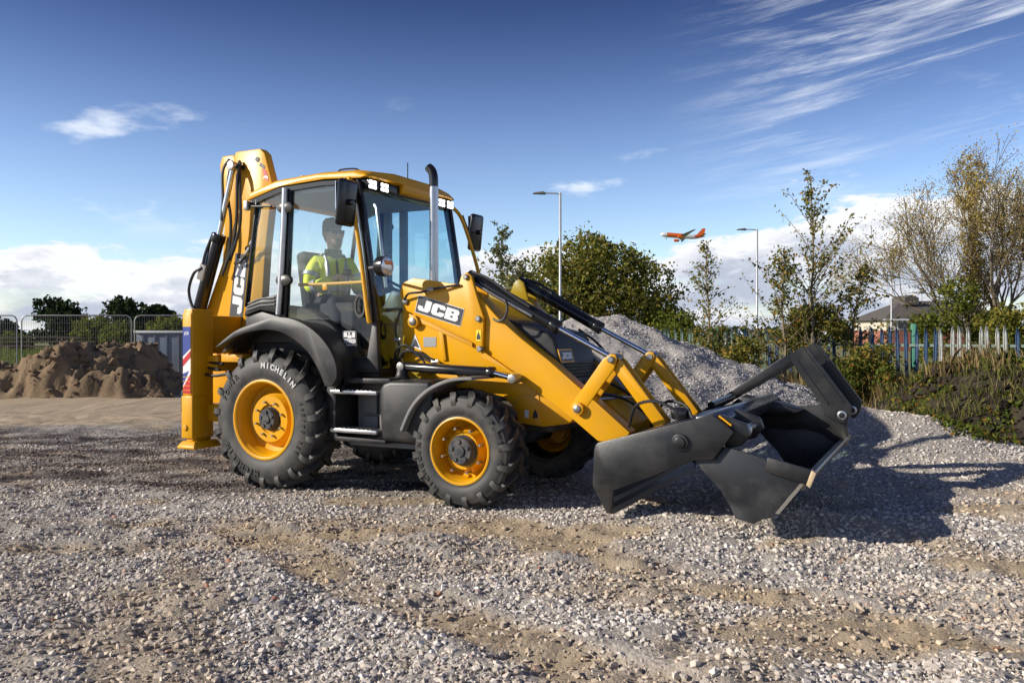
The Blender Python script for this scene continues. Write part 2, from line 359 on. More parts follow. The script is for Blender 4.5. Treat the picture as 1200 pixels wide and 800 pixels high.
def height(x, y):
    x = np.asarray(x, float); y = np.asarray(y, float)
    near = ss(y, 40, 20) * ss(np.abs(x), 40, 20)
    h = 0.04 * fbm(x * 0.55, y * 0.7, 4, 1) + 0.024 * fbm(x * 2.2, y * 3.0, 4, 2, 0.6)
    rut = np.maximum(0, fbm(x * 0.7 + y * 0.35, y * 2.6, 3, 21)); h = h + 0.03 * rut * ss(y, 14, 8)
    clod = np.maximum(0, fbm(x * 1.7 + 0.6 * y, y * 2.3, 4, 45) - 0.18); h = h + 0.06 * clod * ss(y, 9.2, 7.4) * (1 + 0.35 * fbm(x * 6, y * 6, 2, 46))
    for r in RUTS:
        u, v, l, w = rut_uv(x, y, r); k = ss(u, -0.2, 0.5) * ss(u, l + 0.2, l - 0.5)
        h = h + k * (-0.018 * ss(np.abs(v), w * 1.1, w * 0.8) + 0.012 * np.exp(-((np.abs(v) - w * 1.3) / (w * 0.3)) ** 2) + 0.010 * np.sin((u + 0.45 * np.abs(v)) * 2 * np.pi / 0.15) * ss(np.abs(v), w * 1.05, w * 0.7))
    # keep the wheels on level ground
    for cx, cy, r in ((-2.32, 8.2, 1.0), (-0.43, 7.2, 0.9), (-1.5, 9.8, 1.1), (0.45, 8.8, 0.9)):
        h = h * (1 - 0.9 * np.exp(-(((x - cx) / r) ** 2 + ((y - cy) / r) ** 2)))
    h = h + windrow(x, y) + 0.10 * np.exp(-(((x - 2.0) / 1.3) ** 2 + ((y - 6.35) / 0.55) ** 2))
    h = h + 0.05 * np.exp(-((y - 7.75 + 0.3 * perlin(x * 0.7, x * 0.1, 4)) / 0.22) ** 2) * (1 - ss(x, -3.2, -2.4))
    h = h * near
    return h
def axis(fine0, fine1, step, far0, far1, grow=1.16):
    a = list(np.arange(fine0, fine1, step)); s = step; x = a[-1]
    while x < far1: s *= grow; x += s; a.append(x)
    s = step; x = a[0]; b = []
    while x > far0: s *= grow; x -= s; b.append(x)
    return np.array(b[::-1] + a)
def grid_mesh(name, xs, ys, hf):
    X, Y = np.meshgrid(xs, ys); Z = hf(X, Y); V = np.stack([X, Y, Z], -1).reshape(-1, 3)
    nx, ny = len(xs), len(ys); i = np.arange(nx * ny).reshape(ny, nx)
    F = np.stack([i[:-1, :-1], i[:-1, 1:], i[1:, 1:], i[1:, :-1]], -1).reshape(-1, 4)
    me = fast_mesh(name, V, F); me.polygons.foreach_set('use_smooth', [True] * len(F)); return me, X.ravel(), Y.ravel()
def fattr(me, name, v):
    a = me.attributes.new(name, 'FLOAT', 'POINT'); a.data.foreach_set('value', np.asarray(v, np.float32))

def ground_material():
    m = bpy.data.materials.new('ground_earth'); m.use_nodes = True; nt = m.node_tree; L = nt.links.new; b = nt.nodes['Principled BSDF']
    b.inputs['Roughness'].default_value = 0.95; b.inputs['Specular IOR Level'].default_value = 0.2
    tc = nt.nodes.new('ShaderNodeTexCoord')
    def noise(s, d=6):
        n = nt.nodes.new('ShaderNodeTexNoise'); n.inputs['Scale'].default_value = s; n.inputs['Detail'].default_value = d; n.inputs['Roughness'].default_value = 0.65
        L(tc.outputs['Object'], n.inputs['Vector']); return n.outputs['Fac']
    def at(n):
        a = nt.nodes.new('ShaderNodeAttribute'); a.attribute_name = n; return a.outputs['Fac']
    def mix(f, a, c):
        x = nt.nodes.new('ShaderNodeMix'); x.data_type = 'RGBA'
        L(f, x.inputs['Factor'])
        for i, q in ((6, a), (7, c)):
            if isinstance(q, tuple): x.inputs[i].default_value = (*q, 1)
            else: L(q, x.inputs[i])
        return x.outputs[2]
    base = mix(noise(14), (0.27, 0.235, 0.20), (0.46, 0.41, 0.355))
    fine = mix(noise(160, 3), (0.12, 0.105, 0.09), (0.40, 0.36, 0.31))
    g = nt.nodes.new('ShaderNodeMix'); g.data_type = 'RGBA'; g.inputs['Factor'].default_value = 0.5; L(base, g.inputs[6]); L(fine, g.inputs[7])
    vo = nt.nodes.new('ShaderNodeTexVoronoi'); vo.inputs['Scale'].default_value = 55; L(tc.outputs['Object'], vo.inputs['Vector'])
    sv = nt.nodes.new('ShaderNodeSeparateColor'); L(vo.outputs['Color'], sv.inputs[0]); peb = mix(sv.outputs[0], (0.24, 0.215, 0.19), (0.60, 0.55, 0.50))
    g2 = nt.nodes.new('ShaderNodeMix'); g2.data_type = 'RGBA'; g2.inputs['Factor'].default_value = 0.55; L(g.outputs[2], g2.inputs[6]); L(peb, g2.inputs[7]); g = g2
    sand = mix(noise(9), (0.34, 0.25, 0.15), (0.48, 0.395, 0.285)); c = mix(at('sand'), g.outputs[2], sand)
    trk = mix(noise(3), (0.38, 0.29, 0.19), (0.52, 0.415, 0.29)); c = mix(at('track'), c, trk)
    painted_shade = mix(noise(7), (0.035, 0.029, 0.028), (0.10, 0.082, 0.075)); c = mix(at('painted_shade'), c, painted_shade)  # cast shade put into the ground colour
    gr = mix(noise(0.5), (0.11, 0.13, 0.03), (0.07, 0.12, 0.025)); straw = mix(noise(0.05, 3), gr, (0.30, 0.26, 0.13)); 
    c = mix(at('grass'), c, straw); L(c, b.inputs['Base Color'])
    bp = nt.nodes.new('ShaderNodeBump'); bp.inputs['Strength'].default_value = 0.55; bp.inputs['Distance'].default_value = 0.03
    ad = nt.nodes.new('ShaderNodeMath'); ad.operation = 'ADD'; L(noise(45), ad.inputs[0]); L(noise(12), ad.inputs[1]); ad2 = nt.nodes.new('ShaderNodeMath'); ad2.operation = 'SUBTRACT'; L(ad.outputs[0], ad2.inputs[0]); vm = nt.nodes.new('ShaderNodeMath'); vm.operation = 'MULTIPLY'; vm.inputs[1].default_value = 0.25; L(vo.outputs['Distance'], vm.inputs[0]); L(vm.outputs[0], ad2.inputs[1]); L(ad2.outputs[0], bp.inputs['Height']); L(bp.outputs[0], b.inputs['Normal'])
    return m
xs = axis(-9.5, 9.5, 0.042, -2500, 2500, 1.2); ys = axis(2.7, 15, 0.042, -40, 3000, 1.2)
gme, gx, gy = grid_mesh('ground', xs, ys, height)
for n_, fn in (('painted_shade', shade_mask), ('sand', sand_mask), ('track', track_mask), ('grass', grass_mask)): fattr(gme, n_, fn(gx, gy))
GROUND = ground_material()
setp(link('ground', gme, GROUND), kind='structure')

# ------------------------------------------------------------------ crushed stone
def stone_material(name, dark=1.0, tint=(1, 1, 1)):
    m = bpy.data.materials.new(name); m.use_nodes = True; nt = m.node_tree; L = nt.links.new; b = nt.nodes['Principled BSDF']
    b.inputs['Roughness'].default_value = 0.85; b.inputs['Specular IOR Level'].default_value = 0.3
    oi = nt.nodes.new('ShaderNodeObjectInfo'); rp = nt.nodes.new('ShaderNodeValToRGB'); L(oi.outputs['Random'], rp.inputs[0])
    st = [(0.0, (0.26, 0.23, 0.205)), (0.18, (0.42, 0.39, 0.365)), (0.5, (0.54, 0.52, 0.50)), (0.7, (0.52, 0.465, 0.39)), (0.85, (0.64, 0.625, 0.61)), (0.985, (0.72, 0.70, 0.67)), (1.0, (0.34, 0.17, 0.11))]
    e = rp.color_ramp.elements
    while len(e) < len(st): e.new(0.5)
    for i, (p, c) in enumerate(st): e[i].position = p; e[i].color = (*[q * dark * t for q, t in zip(c, tint)], 1)
    at = nt.nodes.new('ShaderNodeAttribute'); at.attribute_type = 'INSTANCER'; at.attribute_name = 'painted_shade'
    mx = nt.nodes.new('ShaderNodeMix'); mx.data_type = 'RGBA'; mx.blend_type = 'MULTIPLY'; L(at.outputs['Fac'], mx.inputs['Factor']); L(rp.outputs[0], mx.inputs[6]); mx.inputs[7].default_value = (0.26, 0.22, 0.22, 1)  # stones in the painted shade get a darker colour too
    ts = nt.nodes.new('ShaderNodeAttribute'); ts.attribute_type = 'INSTANCER'; ts.attribute_name = 'sand'
    m2 = nt.nodes.new('ShaderNodeMix'); m2.data_type = 'RGBA'; m2.blend_type = 'MULTIPLY'; L(ts.outputs['Fac'], m2.inputs['Factor']); L(mx.outputs[2], m2.inputs[6]); m2.inputs[7].default_value = (0.86, 0.73, 0.56, 1)
    L(m2.outputs[2], b.inputs['Base Color']); return m
STONE = stone_material('crushed_stone', 1.04, (1.02, 0.985, 0.95)); HEAPSTONE = stone_material('heap_stone', 0.78, (0.98, 0.98, 1.02))
rnd = random.Random(4)
def stone_collection(name, m, n=7):
    c = bpy.data.collections.new(name)
    for k in range(n):
        bm = bmesh.new()
        for i in range(11):
            v = Vector((rnd.gauss(0, 1), rnd.gauss(0, 1), rnd.gauss(0, 1))).normalized() * rnd.uniform(0.8, 1.05)
            bm.verts.new((v.x * 1.15, v.y * 0.9, v.z * 0.68))
        bmesh.ops.convex_hull(bm, input=bm.verts); bmesh.ops.recalc_face_normals(bm, faces=bm.faces)
        for v in [v for v in bm.verts if not v.link_faces]: bm.verts.remove(v)
        me = bpy.data.meshes.new('stone'); bm.to_mesh(me); bm.free(); me.materials.append(m)
        c.objects.link(bpy.data.objects.new('stone', me))
    return c
def scatter(obj, coll, smin, smax, seed, keep=False):
    """geometry nodes: stones over the mesh, number per square metre from its 'dens' attribute"""
    g = bpy.data.node_groups.new('scatter_stones', 'GeometryNodeTree'); L = g.links.new
    g.interface.new_socket('Geometry', in_out='INPUT', socket_type='NodeSocketGeometry'); g.interface.new_socket('Geometry', in_out='OUTPUT', socket_type='NodeSocketGeometry')
    i = g.nodes.new('NodeGroupInput'); o = g.nodes.new('NodeGroupOutput')
    d = g.nodes.new('GeometryNodeDistributePointsOnFaces'); d.inputs['Seed'].default_value = seed
    a = g.nodes.new('GeometryNodeInputNamedAttribute'); a.data_type = 'FLOAT'; a.inputs['Name'].default_value = 'dens'
    L(i.outputs[0], d.inputs['Mesh']); L(a.outputs['Attribute'], d.inputs['Density'])
    ci = g.nodes.new('GeometryNodeCollectionInfo'); ci.inputs['Collection'].default_value = coll; ci.inputs['Separate Children'].default_value = True; ci.inputs['Reset Children'].default_value = True
    ip = g.nodes.new('GeometryNodeInstanceOnPoints'); ip.inputs['Pick Instance'].default_value = True
    rr = g.nodes.new('FunctionNodeRandomValue'); rr.data_type = 'FLOAT_VECTOR'; rr.inputs[0].default_value = (-0.5, -0.5, 0); rr.inputs[1].default_value = (0.5, 0.5, 6.283)
    rs = g.nodes.new('FunctionNodeRandomValue'); rs.data_type = 'FLOAT'; rs.inputs[2].default_value = 0.0; rs.inputs[3].default_value = 1.0; rs.inputs['Seed'].default_value = 5
    pw = g.nodes.new('ShaderNodeMath'); pw.operation = 'POWER'; pw.inputs[1].default_value = 3.0; L(rs.outputs[1], pw.inputs[0])
    mr = g.nodes.new('ShaderNodeMapRange'); L(pw.outputs[0], mr.inputs[0]); mr.inputs[3].default_value = smin; mr.inputs[4].default_value = smax
    L(d.outputs['Points'], ip.inputs['Points']); L(ci.outputs[0], ip.inputs['Instance']); L(rr.outputs[0], ip.inputs['Rotation']); L(mr.outputs[0], ip.inputs['Scale'])
    if keep:
        j = g.nodes.new('GeometryNodeJoinGeometry'); L(i.outputs[0], j.inputs[0]); L(ip.outputs[0], j.inputs[0]); L(j.outputs[0], o.inputs[0])
    else: L(ip.outputs[0], o.inputs[0])
    md = obj.modifiers.new('stones', 'NODES'); md.node_group = g; return obj
stones = stone_collection('stone_shapes', STONE); hstones = stone_collection('heap_stone_shapes', HEAPSTONE)
gvx = np.arange(-9.5, 9.5, 0.09); gvy = np.arange(2.9, 13.5, 0.09)
sme, sx, sy = grid_mesh('gravel', gvx, gvy, lambda x, y: height(x, y) + 0.002)
shd = shade_mask(sx, sy); sd = sand_mask(sx, sy)
infr = (np.abs(sx) < 0.66 * sy + 2.2)
tone = fbm(sx * 0.7, sy * 1.1, 4, 61)
dens = (2900 - 1800 * ss(sy, 3.8, 8.0)) * (1 - 0.78 * sd) * np.clip(0.95 + 0.8 * tone, 0.6, 1.15) * infr * (1 - 0.45 * shd) * (1 - ss(sy, 11.5, 13.4) * (sx < 0))
fattr(sme, 'dens', dens); fattr(sme, 'painted_shade', shd); fattr(sme, 'sand', np.clip(0.25 + 0.7 * sd + 0.5 * fbm(sx * 0.4, sy * 0.6, 3, 91), 0, 1))
gr = link('gravel', sme, STONE); scatter(gr, stones, 0.006, 0.028, 3); setp(gr, 'pale crushed stone strewn over the site', 'gravel', kind='stuff')

# ------------------------------------------------------------------ heaps
def patch(name, x0, x1, y0, y1, step, hf, m, label, cat):
    xs = np.arange(x0, x1 + step, step); ys = np.arange(y0, y1 + step, step); me, X, Y = grid_mesh(name, xs, ys, hf)
    o = link(name, me, m); setp(o, label, cat); return o, me, X, Y
def heap_h(x, y):
    n = fbm(x * 0.8, y * 0.8, 4, 51)
    d = np.sqrt(((x - 1.55) / np.where(x > 1.55, 1.12, 0.95)) ** 2 + ((y - 15.1) * 1.05) ** 2) + 0.22 * n
    z = 2.05 - 0.47 * np.sqrt(d * d + 0.18) + 0.08 * fbm(x * 2.2, y * 2.2, 4, 52) * ss(z0(d), 0.0, 1.0)
    return np.maximum(z, -0.25)
def z0(d): return 2.0 - 0.47 * d
HEAPM = mat('heap_fines', (0.36, 0.335, 0.31), 0.95, var=0.35, vscale=18, bump=0.6, bscale=40, spec=0.2)
heap, hme, hx, hy = patch('gravel_heap', -3.6, 7.0, 10.9, 20.0, 0.07, heap_h, HEAPM, 'tall pale grey gravel heap behind the loader arms', 'gravel heap')
hh = heap_h(hx, hy)
hs_ = link('loose_stones', hme.copy(), HEAPSTONE, heap); hs_.data.materials.clear(); hs_.data.materials.append(HEAPSTONE)
fattr(hs_.data, 'dens', 1000 * (hh > 0.0) * (hy < 16.2) * (hx > -1.2) * np.clip(0.7 + 1.0 * fbm(hx * 0.9, hy * 0.9, 3, 66), 0.1, 1.3)); fattr(hs_.data, 'painted_shade', hx * 0); fattr(hs_.data, 'sand', hx * 0)
scatter(hs_, hstones, 0.008, 0.034, 8); setp(hs_, kind='stuff')

SANDM = mat('heap_sand', (0.20, 0.142, 0.088), 0.95, var=0.75, vscale=1.1, bump=1.0, bscale=14, spec=0.15)
_pk = [(-17.5, 0.2), (-15.5, 0.6), (-13.9, 0.80), (-13.0, 0.72), (-12.6, 0.9), (-12.2, 0.8), (-11.8, 1.05), (-11.3, 0.98), (-10.8, 1.5), (-10.2, 1.5), (-9.9, 1.36), (-9.6, 1.1), (-9.2, 0.6), (-8.8, 0.2), (-8.3, -0.1), (-7.6, -0.3)]
def sand_h(x, y):
    p = 0.92 * np.interp(x, [a for a, b in _pk], [b for a, b in _pk])
    y = y + 0.22 * fbm(x * 0.8, y * 0.8, 3, 38)
    back = ss(y, 24.4, 22.3); front = ss(y, 19.2, 21.9)
    low = 0.75 * np.exp(-(((x + 11.3) / 1.3) ** 2 + ((y - 20.2) / 0.75) ** 2)) + 0.55 * np.exp(-(((x + 14.3) / 1.0) ** 2 + ((y - 20.1) / 0.7) ** 2)) + 0.35 * np.exp(-(((x + 8.8) / 0.7) ** 2 + ((y - 20.0) / 0.5) ** 2))
    r = fbm(x * 0.9, y * 0.9, 5, 41); rid = 1 - np.abs(fbm(x * 0.75 + 2, y * 0.75, 4, 43)) * 2
    z = p * back * front ** 0.8 + low * ss(y, 18.9, 19.9)
    cl = np.abs(fbm(x * 2.3, y * 2.3, 4, 47, 0.6)); ter = np.round((z + 0.25 * r) * 3.2) / 3.2
    return 0.72 * z + 0.28 * ter * ss(z, 0.15, 0.4) + (0.20 * r + 0.12 * rid + 0.06 - 0.26 * cl + 0.06 * fbm(x * 6, y * 6, 3, 44, 0.6)) * ss(z, 0.05, 0.4) - 0.10
patch('sand_heap', -17.6, -7.5, 18.6, 24.6, 0.07, sand_h, SANDM, 'long heap of churned brown sand in front of the mesh fence', 'sand heap')
sh = bpy.data.objects['sand_heap']; shm = sh.data.copy(); clods = stone_collection('clod_shapes', SANDM)
qx = np.empty(len(shm.vertices) * 3, np.float32); shm.vertices.foreach_get('co', qx); qx = qx.reshape(-1, 3)
sc_ = link('clods', shm, None, sh); fattr(shm, 'dens', 26 * (qx[:, 2] > -0.02) * np.clip(0.5 + 1.5 * fbm(qx[:, 0], qx[:, 1], 3, 5), 0.05, 2)); fattr(shm, 'painted_shade', qx[:, 0] * 0); scatter(sc_, clods, 0.025, 0.17, 4); setp(sc_, kind='stuff')
SOILM = mat('mound_soil', (0.05, 0.04, 0.029), 0.95, var=0.7, vscale=2.5, bump=1.0, bscale=14, spec=0.15)
def soil_h(x, y):
    d = np.sqrt(((x - 8.0) / 3.3) ** 2 + ((y - 11.55) / 2.45) ** 2)
    z = 1.36 * np.clip(1 - d ** 2, -0.3, 1) + 0.20 * fbm(x * 0.9, y * 0.9, 5, 71) + 0.07 * fbm(x * 4, y * 4, 4, 72, 0.6)
    return z - 0.06
soil, _, _, _ = patch('soil_mound', 4.4, 12.2, 8.6, 14.6, 0.07, soil_h, SOILM, 'low dark soil mound patched with weeds at the right', 'soil mound')
sm2 = soil.data.copy(); qx = np.empty(len(sm2.vertices) * 3, np.float32); sm2.vertices.foreach_get('co', qx); qx = qx.reshape(-1, 3)
so_ = link('clods', sm2, None, soil); fattr(sm2, 'dens', 110 * (qx[:, 2] > 0.0) * np.clip(0.5 + 1.5 * fbm(qx[:, 0], qx[:, 1], 3, 15), 0.05, 2)); scatter(so_, stone_collection('soil_clod_shapes', SOILM), 0.025, 0.15, 14); setp(so_, kind='stuff')
# ------------------------------------------------------------------ the backhoe loader (local axes: x forward, y left, z up)
A_ = R(27.5)
VEH = empty('backhoe_loader', (-1.9, 9.0, 0), -A_, 'yellow and black backhoe loader with an open front bucket', 'digger')
def mirror_pair(fn):
    for sg in (-1, 1): fn(sg)
def part(name, m=None, parent=VEH):
    """an empty part that holds its pieces"""
    o = bpy.data.objects.new(name, None); col.objects.link(o); o.parent = parent; o.empty_display_size = 0.05; return o

# ---- wheels
def make_wheel(sx_, outer, Rt, W, rim, zc, n_lug, hub_in, hub_r, sg, letters):
    w = part('wheel'); c = (sx_, sg * outer, zc); S = -sg            # S: direction from the outer face inwards
    k = Rt - rim
    prof = [(rim * 0.97, 0.075), (rim * 1.0, 0.035), (rim + 0.05 * k, 0.012), (rim + 0.12 * k, 0.012), (rim + 0.16 * k, 0.004), (rim + 0.35 * k, -0.004), (rim + 0.58 * k, 0.0), (rim + 0.60 * k, 0.004), (rim + 0.74 * k, 0.014), (rim + 0.82 * k, 0.045), (Rt - 0.062, 0.085), (Rt - 0.055, W * 0.3), (Rt - 0.052, W * 0.5)]
    prof = prof + [(r, W - y) for r, y in prof[-2::-1]]
    t = MB(); t.lathe(prof, c, 72, S)
    # chevron lugs: swept blocks from the middle of the tread over the shoulder
    for side in (0, 1):
        for i in range(n_lug):
            a0 = 2 * math.pi * (i + 0.5 * side) / n_lug
            path = [(W * 0.54, Rt, 0.0), (W * 0.40, Rt, -0.07), (W * 0.24, Rt - 0.002, -0.16), (W * 0.10, Rt - 0.008, -0.225), (0.016, Rt - 0.022, -0.255), (-0.010, Rt - 0.075, -0.262), (-0.002, Rt - 0.125, -0.262)]
            V = []
            for j, (yy, rr, da) in enumerate(path):
                hw = (0.024 if j < 3 else 0.030)
                inn = (Rt - 0.07, yy) if j < 4 else (rr - 0.05, yy + 0.05)
                if side: y2, yi = W - yy, W - inn[1]
                else: y2, yi = yy, inn[1]
                for (r_, y_, e) in ((inn[0], yi, -hw * 1.35), (rr, y2, -hw), (rr, y2, hw), (inn[0], yi, hw * 1.35)):
                    a = a0 + da + e / Rt
                    V.append((c[0] + r_ * math.cos(a), c[1] + S * y_, c[2] + r_ * math.sin(a)))
            F = [(0, 1, 2, 3), tuple(len(V) - 4 + q for q in (3, 2, 1, 0))]
            for j in range(len(path) - 1):
                for q in range(3): F.append((j * 4 + q, (j + 1) * 4 + q, (j + 1) * 4 + q + 1, j * 4 + q + 1))
            t.add(V, F)
    ty = t.build('tyre', RUB, w, ang=40)
    # dished rim
    r = MB(); dish = hub_in + 0.045
    pr_ = [(rim * 1.045, 0.018), (rim * 1.045, 0.008), (rim * 1.0, 0.004), (rim * 0.965, 0.012), (rim * 0.945, 0.04), (rim * 0.915, 0.055), (rim * 0.90, 0.10), (rim * 0.875, 0.12), (rim * 0.86, 0.17), (rim * 0.76, 0.195), (rim * 0.60, max(dish, 0.10)), (hub_r * 1.35, dish), (hub_r * 1.3, dish + 0.02), (0.0, dish + 0.02)]
    r.lathe(pr_, c, 56, S); ri = r.build('rim', YEL, w, ang=28)
    nb = 8
    for i in range(nb):
        a = 2 * math.pi * i / nb + 0.3; q = (c[0] + hub_r * 1.62 * math.cos(a), c[2] + hub_r * 1.62 * math.sin(a))
        y0 = c[1] + S * (dish - 0.0)
        MB().cyl((q[0], y0 - S * 0.03, q[1]), (q[0], y0 + S * 0.05, q[1]), 0.012, 6).build('wheel_bolt', BOLT, ri)
    # hub: capped planetary drum
    h_ = MB(); h_.lathe([(hub_r * 1.12, dish + 0.05), (hub_r * 1.12, hub_in + 0.05), (hub_r, hub_in + 0.035), (hub_r * 0.98, hub_in + 0.008), (hub_r * 0.9, hub_in), (hub_r * 0.42, hub_in), (hub_r * 0.40, hub_in - 0.012), (0, hub_in - 0.014)], c, 28, S)
    for i in range(5):
        a = 2 * math.pi * i / 5 + 0.4
        h_.cyl((c[0] + hub_r * 0.68 * math.cos(a), c[1] + S * (hub_in - 0.014), c[2] + hub_r * 0.68 * math.sin(a)), (c[0] + hub_r * 0.68 * math.cos(a), c[1] + S * (hub_in + 0.02), c[2] + hub_r * 0.68 * math.sin(a)), hub_r * 0.15, 8)
    h_.build('hub', mat('hub_paint', (0.03, 0.033, 0.04), 0.45, dirt=(DUST, 0.3, 12)), w, bevel=0.0)
    if letters:
        for txt, a0, step, size, rad, mm in letters:
            for i, ch in enumerate(txt):
                if ch == ' ': continue
                a = a0 - step * i; rr = rad - size * 0.36
                u = Vector((math.sin(a), 0, -math.cos(a))); v = Vector((math.cos(a), 0, math.sin(a))); ww = Vector((0, -1, 0))
                o = Vector((c[0], c[1] - 0.006, c[2])) + v * rr
                fr = Matrix(((u.x, v.x, ww.x, o.x), (u.y, v.y, ww.y, o.y), (u.z, v.z, ww.z, o.z), (0, 0, 0, 1)))
                text_mesh('tyre_letter', ch, size, fr, mm, ty, bold=size * 0.045, depth=0.004)
    return w
TLET = mat('tyre_lettering_white', (0.55, 0.55, 0.53), 0.6, dirt=(DUST, 0.3, 9)); TBLK = mat('tyre_lettering_black', (0.022, 0.022, 0.022), 0.6)
make_wheel(0.0, 1.12, 0.69, 0.44, 0.375, 0.675, 19, 0.055, 0.105, -1, [('MICHELIN', R(88), R(6.6), 0.074, 0.53, TLET), ('440/80 R28', R(20), R(6), 0.055, 0.515, TBLK), ('MICHELIN', R(262), R(7.2), 0.075, 0.53, TBLK), ('POWER', R(158), R(7), 0.07, 0.53, TBLK)])
make_wheel(0.0, 1.12, 0.69, 0.44, 0.375, 0.675, 19, 0.055, 0.105, 1, None)
make_wheel(2.17, 1.04, 0.515, 0.36, 0.282, 0.50, 16, 0.012, 0.12, -1, [('MICHELIN', R(235), R(8.5), 0.06, 0.415, TBLK), ('POWER CL', R(40), R(8.5), 0.05, 0.41, TBLK)])
make_wheel(2.17, 1.04, 0.515, 0.36, 0.282, 0.50, 16, 0.012, 0.12, 1, None)

# ---- chassis, axles
ch = MB(); ch.box(-0.9, 2.75, -0.36, 0.36, 0.62, 1.02); ch.box(0.35, 1.75, -0.5, 0.5, 0.42, 0.75); ch.build('chassis', DKMETAL, VEH, bevel=0.02)
ax = MB(); ax.cyl((0, -0.75, 0.675), (0, 0.75, 0.675), 0.13, 20); ax.lathe([(0.12, -0.28), (0.26, -0.14), (0.27, 0.14), (0.12, 0.28)], (0, 0, 0.675), 24); ax.build('rear_axle', DKMETAL, VEH)
ax = MB(); ax.cyl((2.17, -0.72, 0.50), (2.17, 0.72, 0.50), 0.085, 16); ax.box(2.05, 2.29, -0.35, 0.35, 0.45, 0.66); ax.build('front_axle', DKMETAL, VEH, bevel=0.015)

# ---- rear mudguards
FO = [(-0.63, 1.37), (-0.36, 1.53), (-0.09, 1.61), (0.14, 1.66), (0.37, 1.65), (0.59, 1.57), (0.77, 1.44), (0.89, 1.28), (0.92, 1.12), (0.86, 1.02)]
FI = [(-0.60, 1.37), (-0.33, 1.48), (-0.06, 1.54), (0.21, 1.53), (0.43, 1.44), (0.59, 1.32), (0.71, 1.16), (0.78, 1.02)]
def fender(sg):
    a = [tuple(q) for q in (smooth_line([(x, 0, z) for x, z in FO], 4))]; b = [tuple(q) for q in (smooth_line([(x, 0, z) for x, z in FI], 4))]
    poly = [(q[0], q[2]) for q in a] + [(q[0], q[2]) for q in b[::-1]]
    f = MB().prism(poly, sg * 1.13, sg * 1.02).build('mudguard', BLK, VEH, bevel=0.012)
    # the arch skin behind the lip, thinner, running in to the cab
    top = [(q[0], q[2] - 0.03) for q in a]; und = [(q[0], q[2] - 0.055) for q in a]
    MB().prism(top + und[::-1], sg * 1.02, sg * 0.70).build('arch_skin', BLK, f, ang=50)
mirror_pair(fender)

# ---- cab
cab = part('cab')
lowp = [(-0.52, 1.42), (-0.50, 1.70), (-0.28, 1.73), (0.02, 1.66), (0.25, 1.585), (0.46, 1.46), (0.585, 1.325), (0.69, 1.275), (1.04, 1.29), (1.10, 1.62), (1.15, 1.62), (1.17, 1.14), (0.55, 1.14), (0.40, 1.30), (0.1, 1.42)]
for sg in (-1, 1):
    MB().prism(lowp, sg * 0.835, sg * 0.775).build('sill_panel', BLK, cab, bevel=0.008)
    MB().prism([(-0.50, 1.69), (-0.47, 1.79), (-0.28, 1.865), (-0.06, 1.90), (-0.03, 1.71), (-0.28, 1.75)], sg * 0.86, sg * 0.78).build('vent_panel', BLK, cab, bevel=0.008)
    for k in range(3):
        z = 1.745 + 0.035 * k
        MB().tube([(-0.46 + 0.01 * k, sg * 0.862, z + 0.0), (-0.28, sg * 0.864, z + 0.045), (-0.08, sg * 0.864, z + 0.055)], 0.009, 6).build('vent_slat', GREY, cab)
fl = MB(); fl.box(-0.5, 1.14, -0.78, 0.78, 1.10, 1.16); fl.build('floor', BLK, cab)
for sg in (-1, 1): MB().prism([(-0.45, 1.15), (-0.45, 1.72), (-0.1, 1.80), (0.25, 1.76), (0.55, 1.60), (0.80, 1.35), (0.84, 1.15)], sg * 0.76, sg * 0.55).build('inner_arch', SEATM, cab, bevel=0.03)
# pillars
for sg in (-1, 1):
    y0, y1 = sg * 0.83, sg * 0.77
    MB().prism([(0.86, 2.95), (0.95, 2.95), (1.06, 2.29), (1.16, 1.62), (1.075, 1.62), (0.985, 2.29)], y0, y1).build('front_pillar', BLKG, cab, bevel=0.01)
    MB().prism([(-0.02, 2.95), (0.105, 2.95), (0.03, 1.66), (-0.10, 1.68)], y0 + sg * -0.004, y1).build('door_pillar', BLKG, cab, bevel=0.008)
    MB().tube([(0.045, sg * 0.85, 2.95), (0.03, sg * 0.852, 2.6), (-0.005, sg * 0.852, 2.1), (-0.045, sg * 0.85, 1.70)], 0.03, 12).build('pillar_trim', SIL, cab)
    MB().prism([(-0.375, 2.88), (-0.35, 2.885), (-0.505, 1.80), (-0.53, 1.78)], y0, y1).build('rear_pillar', BLKG, cab, bevel=0.008)
    MB().prism([(-0.44, 2.87), (-0.05, 2.965), (0.5, 2.985), (0.93, 2.965), (0.93, 2.925), (0.5, 2.945), (-0.05, 2.92), (-0.44, 2.82)], y0, y1 + sg * -0.02).build('roof_rail', BLKG, cab)
    # glazing
    MB().prism([(0.105, 2.925), (0.5, 2.945), (0.875, 2.93), (0.99, 2.29), (1.08, 1.64), (1.03, 1.31), (0.69, 1.295), (0.585, 1.345), (0.46, 1.48), (0.25, 1.605), (0.03, 1.68)], sg * 0.806, sg * 0.798).build('door_glass', GLASS, cab)
    MB().prism([(-0.35, 2.855), (-0.02, 2.92), (-0.095, 1.88), (-0.505, 1.79)], sg * 0.806, sg * 0.798).build('quarter_glass', GLASS, cab)
    MB().tube([(0.09, sg * 0.70, 2.0), (0.5, sg * 0.69, 2.0), (0.95, sg * 0.70, 2.005)], 0.016, 8).build('door_grab_bar', YEL, cab)
    for z in (2.76, 2.04):
        e = MB(); prf = [(0.0, -0.028), (0.05, -0.026), (0.078, -0.012), (0.085, 0.005), (0.085, 0.02)]
        e.lathe(prf, (0, 0, 0), 20, -sg)
        e.v = [(x * 1.25 + (0.04 if z > 2.5 else 0.02), y + sg * 0.845, zz * 0.72 + z) for x, y, zz in e.v]
        e.build('hinge_cover', mat('hinge_grey', (0.10, 0.095, 0.085), 0.35, metal=0.4), cab)
